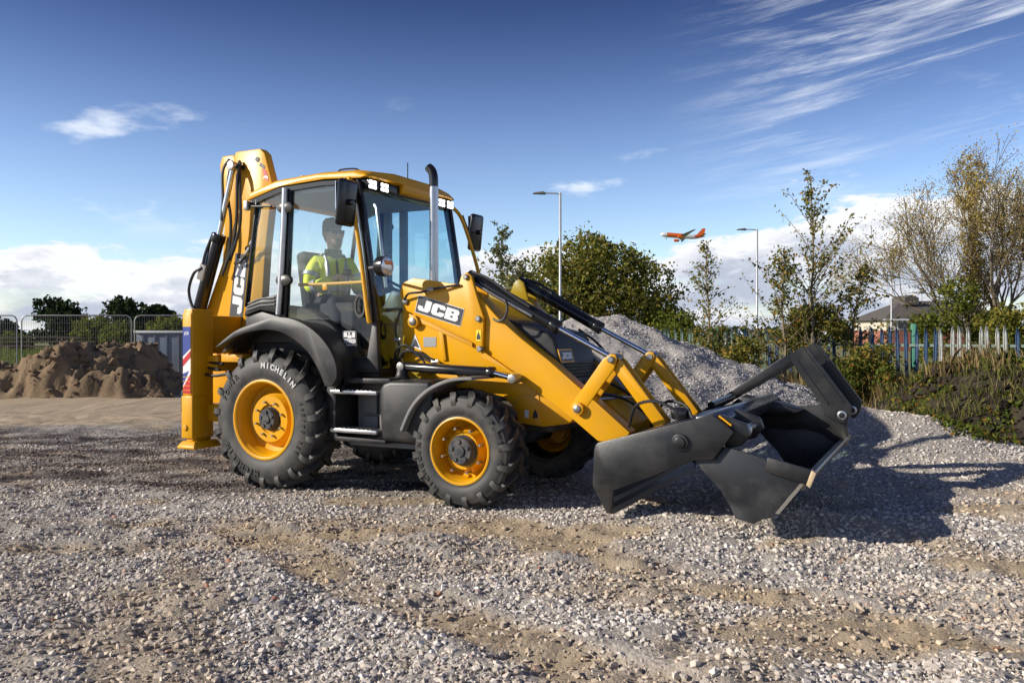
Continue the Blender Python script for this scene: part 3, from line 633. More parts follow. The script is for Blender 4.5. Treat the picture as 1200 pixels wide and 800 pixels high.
MB().box(0.47, 0.53, -0.80, -0.78, 1.93, 1.99).build('bar_latch', YEL, cab, bevel=0.008)
# door ring handle
rg = MB(); rg.lathe([(0.085, 0.0), (0.085, -0.02), (0.062, -0.02), (0.062, 0.0)], (0.97, -0.835, 1.77), 24); rg.v = [(0.97 + (x - 0.97) * 0.75, y, 1.77 + (z - 1.77) * 1.35) for x, y, z in rg.v]; rg.build('door_handle', BLK, cab)
# windscreen, rear window, corner glass
def quad_pane(name, p, th, m):
    a, b, c, d = [Vector(q) for q in p]; n = (b - a).cross(d - a).normalized() * th
    MB().add([a, b, c, d, a + n, b + n, c + n, d + n], [(0, 1, 2, 3), (7, 6, 5, 4), (0, 4, 5, 1), (1, 5, 6, 2), (2, 6, 7, 3), (3, 7, 4, 0)]).build(name, m, cab)
quad_pane('windscreen', [(0.945, -0.77, 2.90), (0.945, 0.77, 2.90), (1.155, 0.77, 1.60), (1.155, -0.77, 1.60)], 0.006, GLASSF)
quad_pane('lower_screen', [(1.155, -0.77, 1.59), (1.155, -0.42, 1.59), (1.165, -0.42, 1.18), (1.165, -0.77, 1.18)], 0.006, GLASSF)
quad_pane('lower_screen', [(1.155, 0.42, 1.59), (1.155, 0.77, 1.59), (1.165, 0.77, 1.18), (1.165, 0.42, 1.18)], 0.006, GLASSF)
quad_pane('rear_window', [(-0.355, -0.74, 2.86), (-0.355, 0.74, 2.86), (-0.505, 0.74, 1.80), (-0.505, -0.74, 1.80)], 0.006, GLASS)
MB().box(-0.52, -0.46, -0.76, 0.76, 1.20, 1.78).build('rear_panel', BLK, cab, bevel=0.02)
# pale lining: headliner and pillar trims seen through the glass
MB().box(-0.36, 0.86, -0.74, 0.74, 2.90, 2.94).build('headliner', LINING, cab)
for x in (0.10, 0.32):
    MB().box(x, x + 0.09, 0.70, 0.76, 2.0, 2.9).build('pillar_lining', LINING, cab, bevel=0.01)
# dash, steering column, wheel, side console
d = MB(); d.prism([(0.85, 1.15), (0.82, 1.75), (0.95, 1.95), (1.10, 1.92), (1.12, 1.15)], -0.33, 0.33); d.build('dashboard', BLK, cab, bevel=0.03)
st = MB(); pts = [(0.72 + 0.20 * math.cos(t) * 0.80, 0.20 * math.sin(t) - 0.02, 2.0 - 0.20 * math.cos(t) * 0.45) for t in np.linspace(0, 2 * math.pi, 25)]
st.tube(pts, 0.016, 8, cap=False); st.tube([(0.72, -0.02, 2.0), (0.92, -0.02, 1.7)], 0.03, 8)
for a in (0.6, 2.7, 4.7): st.tube([(0.72, -0.02, 2.0), (0.72 + 0.16 * math.cos(a), -0.02 + 0.2 * math.sin(a), 2.0 - 0.09 * math.cos(a))], 0.012, 6)
st.build('steering_wheel', BLK, cab)
co = MB(); co.box(0.05, 0.7, -0.62, -0.48, 1.15, 1.82); co.build('side_console', SEATM, cab, bevel=0.03)
MB().tube([(0.97, -0.62, 2.75), (1.0, -0.63, 2.72), (1.06, -0.63, 2.3), (1.1, -0.62, 1.95)], 0.018, 8).build('inner_grab_rail', SIL, cab)
# seat
seat = part('seat', parent=cab)
MB().box(-0.05, 0.45, -0.42, 0.10, 1.60, 1.75).build('cushion', SEATM, seat, bevel=0.05)
bk = MB(); bk.box(-0.2, -0.06, -0.40, 0.08, 1.70, 2.38, Matrix.Rotation(R(-8), 3, 'Y')); bk.build('backrest', SEATM, seat, bevel=0.05)
MB().box(0.0, 0.35, -0.36, 0.04, 1.15, 1.60).build('pedestal', BLK, seat, bevel=0.02)
# roof
rf = MB()
side = [(-0.50, 2.88), (-0.07, 2.985), (0.5, 3.01), (0.96, 2.985), (1.03, 3.0), (0.99, 3.055), (0.85, 3.085), (0.4, 3.10), (-0.13, 3.075), (-0.47, 2.99), (-0.53, 2.92)]
n = len(side); ylay = [(-0.80, 0.0, 0.0), (-0.79, 0.4, 0.0), (-0.70, 1.0, 0.0), (-0.35, 1.0, 0.035), (0.35, 1.0, 0.035), (0.70, 1.0, 0.0), (0.79, 0.4, 0.0), (0.80, 0.0, 0.0)]
V = []; F = []
for y, k, up_ in ylay:
    for i, (x, z) in enumerate(side):
        zb = 2.985 if i < 5 else z
        zz = z if i < 5 else (z - (1 - k) * 0.05 + up_)
        V.append((x + (0.03 * (k - 1) if i in (3, 4, 5) else 0) + (0.02 if abs(y) < 0.5 and i in (4, 5) else 0), y, zz))
for j in range(len(ylay) - 1):
    for i in range(n): F.append((j * n + i, j * n + (i + 1) % n, (j + 1) * n + (i + 1) % n, (j + 1) * n + i))
F += [tuple(range(n - 1, -1, -1)), tuple(range((len(ylay) - 1) * n, len(ylay) * n))]
roof = rf.add(V, F).build('roof', YEL, cab, bevel=0.012, ang=30)
fas = MB(); fas.box(0.86, 0.99, -0.765, 0.765, 2.885, 2.99); fas.build('visor', BLKG, roof, bevel=0.012)
MB().prism([(0.985, 2.90), (1.035, 2.915), (1.045, 3.01), (0.985, 3.01)], -0.24, 0.36).build('brow', YEL, roof, bevel=0.012)
for y in (-0.70, -0.51, 0.53, 0.70):
    b = part('work_lamp', parent=roof) if False else None
    MB().box(0.985, 1.005, y - 0.065, y + 0.065, 2.885, 2.975).build('lamp_housing', BLKG, roof, bevel=0.006)
    for dy in (-0.032, 0.032):
        for dz in (-0.022, 0.022):
            MB().box(1.003, 1.012, y + dy - 0.024, y + dy + 0.024, 2.93 + dz - 0.016, 2.93 + dz + 0.016).build('led_cell', LED, roof, bevel=0.004)
MB().lathe([(0.0, -0.05), (0.04, -0.045), (0.05, 0.0)], (0, 0, 0), 14)
kn = MB(); kn.tube([(0.02, -0.55, 3.08), (0.02, -0.55, 3.125)], 0.035, 12); kn.build('roof_cap', YEL, roof, bevel=0.008)
MB().tube([(0.58, 0.50, 3.08), (0.58, 0.50, 3.40)], 0.006, 6).build('antenna', HOSE, roof)
MB().tube(smooth_line([(0.50, -0.6, 3.09), (0.55, -0.62, 3.125), (0.72, -0.60, 3.125), (0.78, -0.58, 3.09)], 4), 0.008, 6).build('roof_cable', HOSE, roof)
# handrails and mirrors
MB().tube(smooth_line([(0.86, -0.84, 2.955), (0.865, -0.872, 2.92), (0.99, -0.875, 2.29), (1.08, -0.872, 1.68), (1.085, -0.84, 1.62)], 5), 0.021, 10).build('handrail', YEL, cab)
MB().tube(smooth_line([(0.93, 0.74, 2.93), (0.97, 0.84, 2.91), (1.02, 0.93, 2.80), (1.10, 1.00, 2.50), (1.18, 1.04, 2.16), (1.18, 0.95, 2.08)], 5), 0.021, 10).build('handrail', YEL, cab)
def mirror(cx, cy, cz, arm):
    o = part('wing_mirror', parent=cab)
    b = MB(); b.box(cx - 0.035, cx + 0.035, cy - 0.125, cy + 0.125, cz - 0.215, cz + 0.215, Matrix.Rotation(R(6), 3, 'Y')); b.build('housing', BLKG, o, bevel=0.035, seg=3)
    MB().box(cx - 0.041, cx - 0.037, cy - 0.105, cy + 0.105, cz - 0.19, cz + 0.19).build('mirror_glass', CHR, o)
    MB().tube(smooth_line(arm, 5), 0.011, 8).build('mirror_arm', BLKG, o)
    MB().tube([(cx + 0.02, cy, cz), (cx + 0.075, cy, cz)], 0.028, 12).build('pivot', BLKG, o, bevel=0.005)
mirror(0.93, -1.0, 2.72, [(0.97, -1.0, 2.74), (0.99, -0.94, 2.74), (0.95, -0.86, 2.74)])
mirror(0.95, 1.36, 2.70, [(0.99, 1.36, 2.70), (1.0, 1.15, 2.69), (1.0, 1.07, 2.74), (1.0, 0.98, 2.85)])
# lamp on a stalk beside the near front pillar
lp = part('side_lamp', parent=cab)
MB().tube([(1.08, -0.85, 2.12), (1.28, -0.96, 2.12)], 0.014, 8).build('stalk', SIL, lp)
l_ = MB(); l_.tube([(1.24, -0.96, 2.12), (1.27, -0.96, 2.12), (1.33, -0.96, 2.12), (1.36, -0.96, 2.12)], [0.05, 0.085, 0.098, 0.098], 20); l_.build('lamp_body', BLKG, lp)
MB().tube([(1.358, -0.96, 2.12), (1.375, -0.96, 2.12), (1.382, -0.96, 2.12)], [0.09, 0.085, 0.06], 20).build('lens', LENS, lp)
MB().box(1.372, 1.386, -1.02, -0.90, 2.13, 2.17).build('amber_lens', AMBER, lp, bevel=0.005)
# sticker in the door glass: printed number
MB().box(0.73, 0.90, -0.8095, -0.807, 1.385, 1.535).build('door_sticker', DKDEC, cab)
text_mesh('sticker_text', '750000', 0.052, side_frame(0.815, -0.811, 1.42), WHITE, cab, bold=0.0025, space=0.92)
text_mesh('sticker_text', 'DIESELMAX', 0.02, side_frame(0.815, -0.811, 1.394), WHITE, cab, bold=0.001)
pk = MB()
for (u, v, w_, h_) in ((0.745, 1.475, 0.04, 0.045), (0.79, 1.465, 0.05, 0.03), (0.845, 1.47, 0.035, 0.05), (0.75, 1.525, 0.13, 0.006), (0.80, 1.50, 0.02, 0.02)): pk.box(u, u + w_, -0.8112, -0.8098, v, v + h_)
pk.build('sticker_print', WHITE, cab)

# ---- step box and tank
sb = part('step_box')
b = MB(); b.prism([(1.30, 0.53), (1.27, 0.98), (1.31, 1.06), (1.40, 1.085), (1.84, 1.09), (1.86, 0.9), (1.80, 0.6), (1.76, 0.52)], -0.98, -0.52); b.build('tank', BLK, sb, bevel=0.045, seg=3)
MB().prism([(0.66, 0.98), (0.70, 1.06), (0.78, 1.095), (1.40, 1.10), (1.40, 1.05), (0.82, 1.045), (0.775, 1.02), (0.77, 0.60), (0.80, 0.545), (1.35, 0.54), (1.35, 0.50), (0.78, 0.50), (0.71, 0.53)], -0.97, -0.58).build('step_frame', BLK, sb, bevel=0.012)
MB().box(0.80, 1.30, -0.66, -0.60, 0.52, 1.06).build('back_panel', GREY, sb)
for (x0, x1, z0, z1) in ((0.88, 1.05, 0.74, 0.93), (0.90, 1.06, 0.60, 0.72), (1.08, 1.22, 0.60, 0.92)): MB().box(x0, x1, -0.70, -0.655, z0, z1).build('cover', GREY, sb, bevel=0.012)
for z in (0.965, 0.605):
    t = MB(); t.box(0.73, 1.27, -1.0, -0.84, z - 0.02, z + 0.018); tr = t.build('step_tread', SIL, sb, bevel=0.008)
    for k in range(9): MB().tube([(0.79 + 0.05 * k, -0.985, z + 0.018), (0.79 + 0.05 * k, -0.86, z + 0.018)], 0.008, 6).build('grip_stud', SIL, tr)
f_ = MB(); f_.lathe([(0.0, -0.0), (0.05, 0.0), (0.055, 0.03), (0.065, 0.06), (0.10, 0.09)], (0, 0, 0), 20); f_.v = [(x + 1.36, z - 0.72, 1.17 - y) for x, y, z in f_.v]; f_.build('filler_neck', BLK, sb, fixn=True)
MB().box(0.85, 1.75, -0.85, -0.55, 0.455, 0.505).build('skid_strip', GREY, sb, bevel=0.01)
ob = MB(); ob.box(0.62, 1.84, 0.52, 0.96, 0.53, 1.08); ob.build('battery_box', BLK, sb, bevel=0.05, seg=3)
# ---- front mudguards
def ffender(sg):
    a = smooth_line([(1.57, 0, 0.66), (1.69, 0, 0.88), (1.86, 0, 1.03), (2.08, 0, 1.12), (2.30, 0, 1.14)], 4)
    poly = [(q.x, q.z) for q in a]; n_ = [(q.x + 0.018, q.z - 0.026) for q in a]
    f = MB().prism(poly + n_[::-1], sg * 1.06, sg * 0.70).build('front_mudguard', GREY, VEH, bevel=0.005, ang=40)
    MB().box(1.80, 1.95, sg * 0.74, sg * 0.45, 0.90, 0.95).build('bracket', BLK, f)
mirror_pair(ffender)

# ---- bonnet, nose
bo = part('bonnet')
bt = MB(); bt.prism([(1.17, 1.10), (1.17, 1.90), (1.30, 1.97), (1.55, 1.95), (2.30, 1.64), (2.34, 1.10)], -0.40, 0.40); bt.build('hood', YEL, bo, bevel=0.05, seg=3)
nz = MB(); nz.prism([(2.28, 1.645), (2.42, 1.60), (2.72, 1.52), (2.78, 1.46), (2.90, 1.05), (2.86, 0.98), (2.28, 0.98)], -0.42, 0.42); nose = nz.build('grille_cowl', BLK, bo, bevel=0.03, seg=3)
for k in range(5):
    z = 1.11 + 0.03 * k; x = 2.90 - (z - 1.05) * 0.293
    MB().box(x - 0.01, x + 0.012, -0.34, 0.34, z, z + 0.012).build('grille_bar', BLKG, nose)
# badge on the cowl
MX = Vector((0.0, 1.0, 0.0)); sl = math.atan2(0.41, 0.12); nrm = Vector((math.sin(sl), 0, math.cos(sl))); upv = Vector((-math.cos(sl), 0, math.sin(sl)))
bc = Vector((2.826, -0.26, 1.305)) + nrm * 0.004
def front_frame(o): return Matrix(((MX.x, upv.x, nrm.x, o.x), (MX.y, upv.y, nrm.y, o.y), (MX.z, upv.z, nrm.z, o.z), (0, 0, 0, 1)))
def rect(w, h): return [[(0, 0), (w, 0), (w, h), (0, h)]]
glyphs('badge', rect(0.30, 0.125), 0.003, front_frame(bc - MX * 0.15 - upv * 0.06), YEL, nose)
glyphs('badge_field', rect(0.27, 0.10), 0.004, front_frame(bc - MX * 0.135 - upv * 0.0475), DKDEC, nose)
jcb(0.23, 0.062, 0.006, front_frame(bc - MX * 0.115 - upv * 0.03), WHITE, nose)
# front frame below the arms
fr = MB(); fr.prism([(1.20, 0.98), (1.20, 1.28), (2.45, 1.16), (2.70, 1.03), (3.0, 0.77), (2.95, 0.72), (2.70, 0.68), (2.46, 0.70), (2.42, 0.82), (2.30, 0.93), (1.95, 1.0)], -0.47, 0.47); frm = fr.build('front_frame', YEL, VEH, bevel=0.015)
MB().prism([(2.38, 0.88), (2.47, 0.95), (2.66, 0.985), (2.675, 0.70), (2.46, 0.71)], -0.478, -0.466).build('wheel_arch_plate', YELD, frm, bevel=0.004)
MB().box(2.52, 2.56, -0.4815, -0.4785, 0.755, 0.825).build('notice', WHITE, frm)
MB().prism([(2.60, 0.75), (2.65, 0.76), (2.645, 0.80), (2.625, 0.835), (2.605, 0.80)], -0.482, -0.4785).build('warning_mark', DKDEC, frm)
# ---- exhaust
ex = MB(); ex.tube([(1.55, -0.47, 1.90), (1.55, -0.47, 2.90)], 0.042, 18); ex_o = ex.build('exhaust_stack', EXH, VEH)
MB().tube(smooth_line([(1.55, -0.47, 2.90), (1.548, -0.47, 2.98), (1.53, -0.47, 3.05), (1.49, -0.47, 3.09)], 5), [0.043] * 16, 18).build('exhaust_tip', BLKG, ex_o)
MB().tube([(1.55, -0.47, 1.93), (1.55, -0.47, 1.97)], 0.055, 18).build('exhaust_collar', BLK, ex_o)

# ---- loader arms
ARM = [(1.28, 1.24), (1.28, 1.88), (1.32, 1.97), (1.43, 2.01), (1.93, 1.935), (2.08, 1.88), (2.30, 1.66), (2.55, 1.46), (2.81, 1.275), (3.05, 1.085), (3.25, 0.93), (3.55, 0.69), (3.50, 0.60), (3.27, 0.60), (3.05, 0.765), (2.81, 0.925), (2.68, 1.01), (2.54, 1.08), (2.43, 1.15), (2.25, 1.18)]
BEAM = [(1.27, 1.88), (1.31, 1.985), (1.43, 2.03), (1.93, 1.955), (1.955, 2.03), (2.01, 2.065), (2.06, 2.03), (2.12, 1.84), (2.19, 1.65), (2.175, 1.34), (2.07, 1.44), (1.36, 1.72)]
def arm(sg):
    a = part('loader_arm')
    MB().prism(ARM, sg * 0.60, sg * 0.43).build('arm_beam', YEL, a, bevel=0.012)
    MB().prism(BEAM, sg * 0.645, sg * 0.602).build('tower_plate', YEL, a, bevel=0.008)
    MB().prism([(1.90, 1.90), (1.955, 2.03), (2.01, 2.065), (2.06, 2.03), (2.12, 1.84)], sg * 0.43, sg * 0.40).build('inner_lug', YEL, a, bevel=0.006)
    MB().prism([(1.36, 1.70), (2.06, 1.425), (2.06, 1.385), (1.36, 1.66)], sg * 0.625, sg * 0.602).build('rib', YELD, a, bevel=0.004)
    MB().prism([(1.70, 1.55), (1.745, 1.53), (1.78, 1.26), (1.735, 1.26)], sg * 0.622, sg * 0.602).build('rib', YEL, a, bevel=0.004)
    MB().prism([(2.16, 1.36), (2.16, 1.30), (2.46, 1.18)], sg * 0.64, sg * 0.602).build('gusset', YELD, a)
    for (x, z, r_) in ((2.01, 2.02, 0.026), (2.14, 1.64, 0.028), (2.155, 1.37, 0.028), (1.43, 1.62, 0.036), (3.10, 0.87, 0.034), (1.35, 1.81, 0.03), (2.53, 1.115, 0.03)):
        MB().tube([(x, sg * 0.60, z), (x, sg * 0.662, z), (x, sg * 0.668, z)], [r_, r_, r_ * 0.7], 12).build('pin', BOLT, a)
        if r_ > 0.03: MB().tube([(x, sg * 0.60, z), (x, sg * 0.652, z)], r_ * 1.6, 16).build('boss', YELD, a, bevel=0.004)
    # tilt ram
    t = part('tilt_ram')
    MB().tube([(1.96, sg * 0.51, 2.045), (2.05, sg * 0.51, 2.0), (2.84, sg * 0.51, 1.57)], 0.056, 18).build('barrel', BLKG, t, bevel=0.006)
    MB().tube([(2.80, sg * 0.51, 1.592), (2.87, sg * 0.51, 1.555)], 0.062, 18).build('gland', BLKG, t, bevel=0.006)
    MB().cyl((2.84, sg * 0.51, 1.57), (3.39, sg * 0.51, 1.29), 0.024, 14).build('rod', CHR, t)
    MB().tube([(3.39, sg * 0.57, 1.29), (3.39, sg * 0.45, 1.29)], 0.05, 16).build('rod_eye', BLKG, t)
    MB().tube(smooth_line([(2.02, sg * 0.55, 2.07), (2.2, sg * 0.56, 2.0), (2.45, sg * 0.575, 1.84), (2.62, sg * 0.58, 1.74)], 4), 0.014, 8).build('feed_pipe', HOSE, t)
    MB().tube(smooth_line([(2.38, sg * 0.58, 1.80), (2.42, sg * 0.62, 1.72), (2.38, sg * 0.63, 1.63), (2.28, sg * 0.60, 1.63), (2.22, sg * 0.56, 1.70)], 5), 0.011, 8).build('hose', HOSE, t)
    MB().tube([(2.06, sg * 0.575, 1.965), (2.20, sg * 0.575, 1.885), (2.64, sg * 0.575, 1.66)], 0.012, 6).build('feed_pipe', SIL, t)
    # levers: paired flat links
    for nm, p, q, wd in (('tipping_lever', (3.39, 1.29), (3.08, 0.87), 0.062), ('bucket_link', (3.39, 1.29), (3.79, 0.78), 0.052)):
        lv = part(nm); dx, dz = q[0] - p[0], q[1] - p[1]; l = math.hypot(dx, dz); ux, uz = dx / l, dz / l; nx, nz_ = -uz * wd, ux * wd
        poly = [(p[0] - ux * 0.03 + nx * 0.6, p[1] - uz * 0.03 + nz_ * 0.6), (p[0] - ux * 0.055, p[1] - uz * 0.055), (p[0] - ux * 0.03 - nx * 0.6, p[1] - uz * 0.03 - nz_ * 0.6), (p[0] + ux * 0.05 - nx, p[1] + uz * 0.05 - nz_), (q[0] + ux * 0.03 - nx, q[1] + uz * 0.03 - nz_), (q[0] + ux * 0.03 + nx, q[1] + uz * 0.03 + nz_), (p[0] + ux * 0.05 + nx, p[1] + uz * 0.05 + nz_)]
        o1 = 0.0 if nm == 'tipping_lever' else 0.032
        for y0 in (0.585 + (0.02 if not o1 else 0.0) - o1 * 0.5, 0.44 + o1 * 0.5):
            MB().prism(poly, sg * y0, sg * (y0 - 0.03)).build('link_plate', YEL, lv, bevel=0.005)
        MB().box(*(lambda a_, b_: (a_[0], a_[1], b_[0], b_[1]))((p[0] * 0.5 + q[0] * 0.5 - 0.03, p[0] * 0.5 + q[0] * 0.5 + 0.03), sorted((sg * 0.56, sg * 0.44))), (p[1] + q[1]) / 2 - 0.03, (p[1] + q[1]) / 2 + 0.03).build('spacer', YELD, lv)
    MB().tube([(3.39, sg * 0.40, 1.29), (3.39, sg * 0.625, 1.29), (3.39, sg * 0.632, 1.29)], [0.03, 0.03, 0.02], 12).build('lever_pin', BOLT, VEH)
    # lift ram along the side
    lr_ = part('lift_ram')
    MB().tube([(1.36, sg * 0.70, 1.20), (2.30, sg * 0.70, 1.165)], 0.046, 18).build('barrel', BLKG, lr_, bevel=0.005)
    MB().tube([(2.27, sg * 0.70, 1.166), (2.33, sg * 0.70, 1.164)], 0.052, 18).build('gland', BLKG, lr_, bevel=0.005)
    MB().cyl((2.30, sg * 0.70, 1.165), (2.53, sg * 0.70, 1.115), 0.026, 14).build('rod', CHR, lr_)
    for (x, z) in ((1.36, 1.20), (2.53, 1.115)): MB().tube([(x, sg * 0.76, z), (x, sg * 0.62, z)], 0.042, 14).build('end_eye', BOLT, lr_, bevel=0.006)
mirror_pair(arm)
# decals on the near arm
sl = math.atan2(1.73 - 1.87, 0.5)
glyphs('decal_field', [[(0, 0), (0.515, 0), (0.515, 0.165), (0, 0.165)]], 0.001, side_frame(1.452, -0.6475, 1.71, sl), WHITE, VEH)
glyphs('decal_field', [[(0, 0), (0.505, 0), (0.505, 0.155), (0, 0.155)]], 0.001, side_frame(1.458, -0.6495, 1.7135, sl), DKDEC, VEH)
jcb(0.45, 0.108, 0.0012, side_frame(1.482, -0.652, 1.732, sl), WHITE, VEH)
MB().box(2.115, 2.165, -0.6485, -0.6465, 1.44, 1.54).build('warning_label', mat('label_yellow', (0.8, 0.62, 0.03), 0.5), VEH)
MB().prism([(2.122, 1.455), (2.158, 1.455), (2.158, 1.48), (2.14, 1.525), (2.122, 1.48)], -0.650, -0.6488).build('warning_mark', DKDEC, VEH)
MB().prism([(1.375, 1.39), (1.50, 1.35), (1.425, 1.50)], -0.6035, -0.6015).build('warning_sign', WHITE, VEH)
MB().prism([(1.40, 1.395), (1.475, 1.372), (1.43, 1.465)], -0.6050, -0.6038).build('warning_mark', DKDEC, VEH)
MB().box(1.52, 1.66, -0.6035, -0.6015, 1.385, 1.475).build('data_plate', mat('plate_grey', (0.3, 0.31, 0.3), 0.4, metal=0.3, var=0.3, vscale=60), VEH)
# cross tube, hydraulics between the arms
ct = MB(); ct.cyl((3.12, -0.43, 0.83), (3.12, 0.43, 0.83), 0.07, 20); ct.build('cross_tube', YEL, VEH)
cb = MB(); cb.prism([(3.05, 0.90), (3.16, 0.95), (3.42, 0.72), (3.40, 0.60), (3.2, 0.60)], -0.18, 0.36); cb.build('cross_member', YEL, VEH, bevel=0.02)
hz = [[(2.95, -0.35, 1.0), (3.1, -0.30, 0.98), (3.25, -0.1, 0.95), (3.35, 0.12, 0.86), (3.48, 0.2, 0.76)], [(2.95, -0.30, 0.95), (3.15, -0.2, 0.97), (3.3, 0.05, 0.90), (3.44, 0.15, 0.78), (3.55, 0.1, 0.72)], [(2.9, 0.2, 1.1), (3.1, 0.25, 1.02), (3.3, 0.28, 0.90), (3.5, 0.3, 0.75)],
      [(2.65, 0.45, 1.55), (2.85, 0.43, 1.42), (3.05, 0.42, 1.2), (3.2, 0.4, 1.0)], [(3.55, -0.62, 0.74), (3.66, -0.75, 0.93), (3.85, -0.8, 0.97), (4.02, -0.82, 0.90)], [(3.6, -0.2, 0.7), (3.75, -0.3, 0.92), (3.95, -0.4, 0.92), (4.05, -0.5, 0.82)]]
for p in hz: MB().tube(smooth_line(p, 5), 0.013, 8).build('hose', HOSE, VEH)
for p in ([(2.6, 0.42, 1.45), (2.9, 0.41, 1.22), (3.15, 0.40, 0.98)], [(3.15, -0.32, 0.93), (3.28, 0.05, 0.93), (3.32, 0.3, 0.90)]): MB().tube(smooth_line(p, 4), 0.012, 8).build('steel_pipe', SIL, VEH)
# hoses at the foot of the tower beside the cab
for p in ([(1.34, -0.66, 1.82), (1.42, -0.70, 1.88), (1.56, -0.70, 1.89), (1.70, -0.69, 1.92), (1.95, -0.66, 1.95)], [(1.28, -0.62, 1.75), (1.24, -0.66, 1.55), (1.30, -0.68, 1.38), (1.24, -0.66, 1.25)], [(1.30, -0.64, 1.28), (1.38, -0.68, 1.36), (1.52, -0.68, 1.30), (1.64, -0.68, 1.25)], [(1.28, -0.66, 1.22), (1.35, -0.70, 1.33), (1.5, -0.70, 1.34), (1.70, -0.69, 1.26)], [(1.22, -0.6, 1.2), (1.25, -0.68, 1.32), (1.36, -0.7, 1.40), (1.46, -0.7, 1.36), (1.6, -0.7, 1.24)]):
    MB().tube(smooth_line(p, 5), 0.011, 8).build('hose', HOSE, VEH)
for p in ((1.66, -0.695, 1.915), (1.70, -0.68, 1.25), (1.28, -0.68, 1.45)): MB().tube([(p[0] - 0.035, p[1], p[2]), (p[0] + 0.035, p[1], p[2] + 0.004)], 0.017, 8).build('hose_fitting', SIL, VEH)

# ---- front bucket
bu = part('front_bucket')
NP = [(3.475, 0.62), (3.50, 0.67), (4.38, 0.925), (4.535, 0.81), (4.385, 0.60), (4.24, 0.585), (3.63, 0.315), (3.615, 0.14), (3.575, 0.14), (3.46, 0.34)]
CK = [(4.24, 0.585), (4.33, 0.62), (4.46, 0.70), (4.76, 0.625), (5.055, 0.555), (4.83, 0.26), (4.66, 0.165), (4.535, 0.19), (4.50, 0.27), (4.43, 0.38), (4.33, 0.48)]
for sg in (-1, 1):
    MB().prism(NP, sg * 1.20, sg * 1.165).build('side_plate', STEEL, bu, bevel=0.006)
    bs = MB(); bs.tube([(4.15, sg * 1.20, 0.715), (4.15, sg * 1.225, 0.715)], 0.062, 24); bs.build('pivot_boss', STEEL, bu, bevel=0.006)
    MB().tube([(4.15, sg * 1.22, 0.715), (4.15, sg * 1.24, 0.715)], 0.04, 20).build('pivot_pin', STEEL, bu, bevel=0.006)
    MB().prism(CK, sg * 1.16, sg * 1.13).build('clam_cheek', STEELW, bu, bevel=0.005)
    MB().add(*(lambda c: ([(x, sg * y, z) for x, y, z in c], [(0, 1, 2, 3), (7, 6, 5, 4), (0, 4, 5, 1), (1, 5, 6, 2), (2, 6, 7, 3), (3, 7, 4, 0)]))([(4.765, 1.162, 0.645), (5.06, 1.162, 0.575), (5.025, 1.162, 0.475), (4.745, 1.162, 0.545), (4.765, 1.20, 0.645), (5.06, 1.20, 0.575), (5.025, 1.20, 0.475), (4.745, 1.20, 0.545)])).build('side_cutter', STEEL, bu, bevel=0.004)
    MB().add(*(lambda c: ([(x, sg * y, z) for x, y, z in c], [(0, 1, 2, 3), (7, 6, 5, 4), (0, 4, 5, 1), (1, 5, 6, 2), (2, 6, 7, 3), (3, 7, 4, 0)]))([(5.055, 1.158, 0.578), (5.085, 1.158, 0.56), (5.045, 1.158, 0.455), (5.02, 1.158, 0.475), (5.055, 1.203, 0.578), (5.085, 1.203, 0.56), (5.045, 1.203, 0.455), (5.02, 1.203, 0.475)])).build('cutter_edge', mat('cut_steel', (0.55, 0.42, 0.26), 0.45, metal=0.2, var=0.2), bu, bevel=0.003)
def sheet(poly, th, y0, y1, name, m, parent=bu):
    P = smooth_line([(x, 0, z) for x, z in poly], 4); out = []
    for i, p in enumerate(P):
        t = (P[min(i + 1, len(P) - 1)] - P[max(i - 1, 0)]).normalized(); out.append((p.x - t.z * th, p.z + t.x * th))
    return MB().prism([(p.x, p.z) for p in P] + out[::-1], y0, y1).build(name, m, parent, ang=30)
sheet([(3.60, 0.17), (3.54, 0.30), (3.52, 0.48), (3.60, 0.66), (3.80, 0.76), (4.10, 0.84)], -0.025, -1.165, 1.165, 'back_sheet', STEEL)
MB().prism([(3.59, 0.13), (3.62, 0.13), (3.60, 0.25), (3.57, 0.25)], -1.165, 1.165).build('blade_edge', WORN, bu)
sheet([(4.50, 0.27), (4.55, 0.20), (4.66, 0.175), (4.82, 0.265), (4.95, 0.42), (5.03, 0.53)], 0.022, -1.13, 1.13, 'clam_floor', STEEL)
MB().add(*(lambda P: (P, [(0, 1, 2, 3), (7, 6, 5, 4), (0, 4, 5, 1), (1, 5, 6, 2), (2, 6, 7, 3), (3, 7, 4, 0)]))([(4.97, -1.13, 0.435), (5.065, -1.13, 0.565), (5.075, -1.13, 0.545), (4.99, -1.13, 0.42), (4.97, 1.13, 0.435), (5.065, 1.13, 0.565), (5.075, 1.13, 0.545), (4.99, 1.13, 0.42)])).build('cutting_edge', WORN, bu, bevel=0.003)
MB().prism([(4.81, 0.255), (4.835, 0.25), (5.065, 0.555), (5.045, 0.57)], -1.166, -1.162).build('worn_rim', WORN, bu)
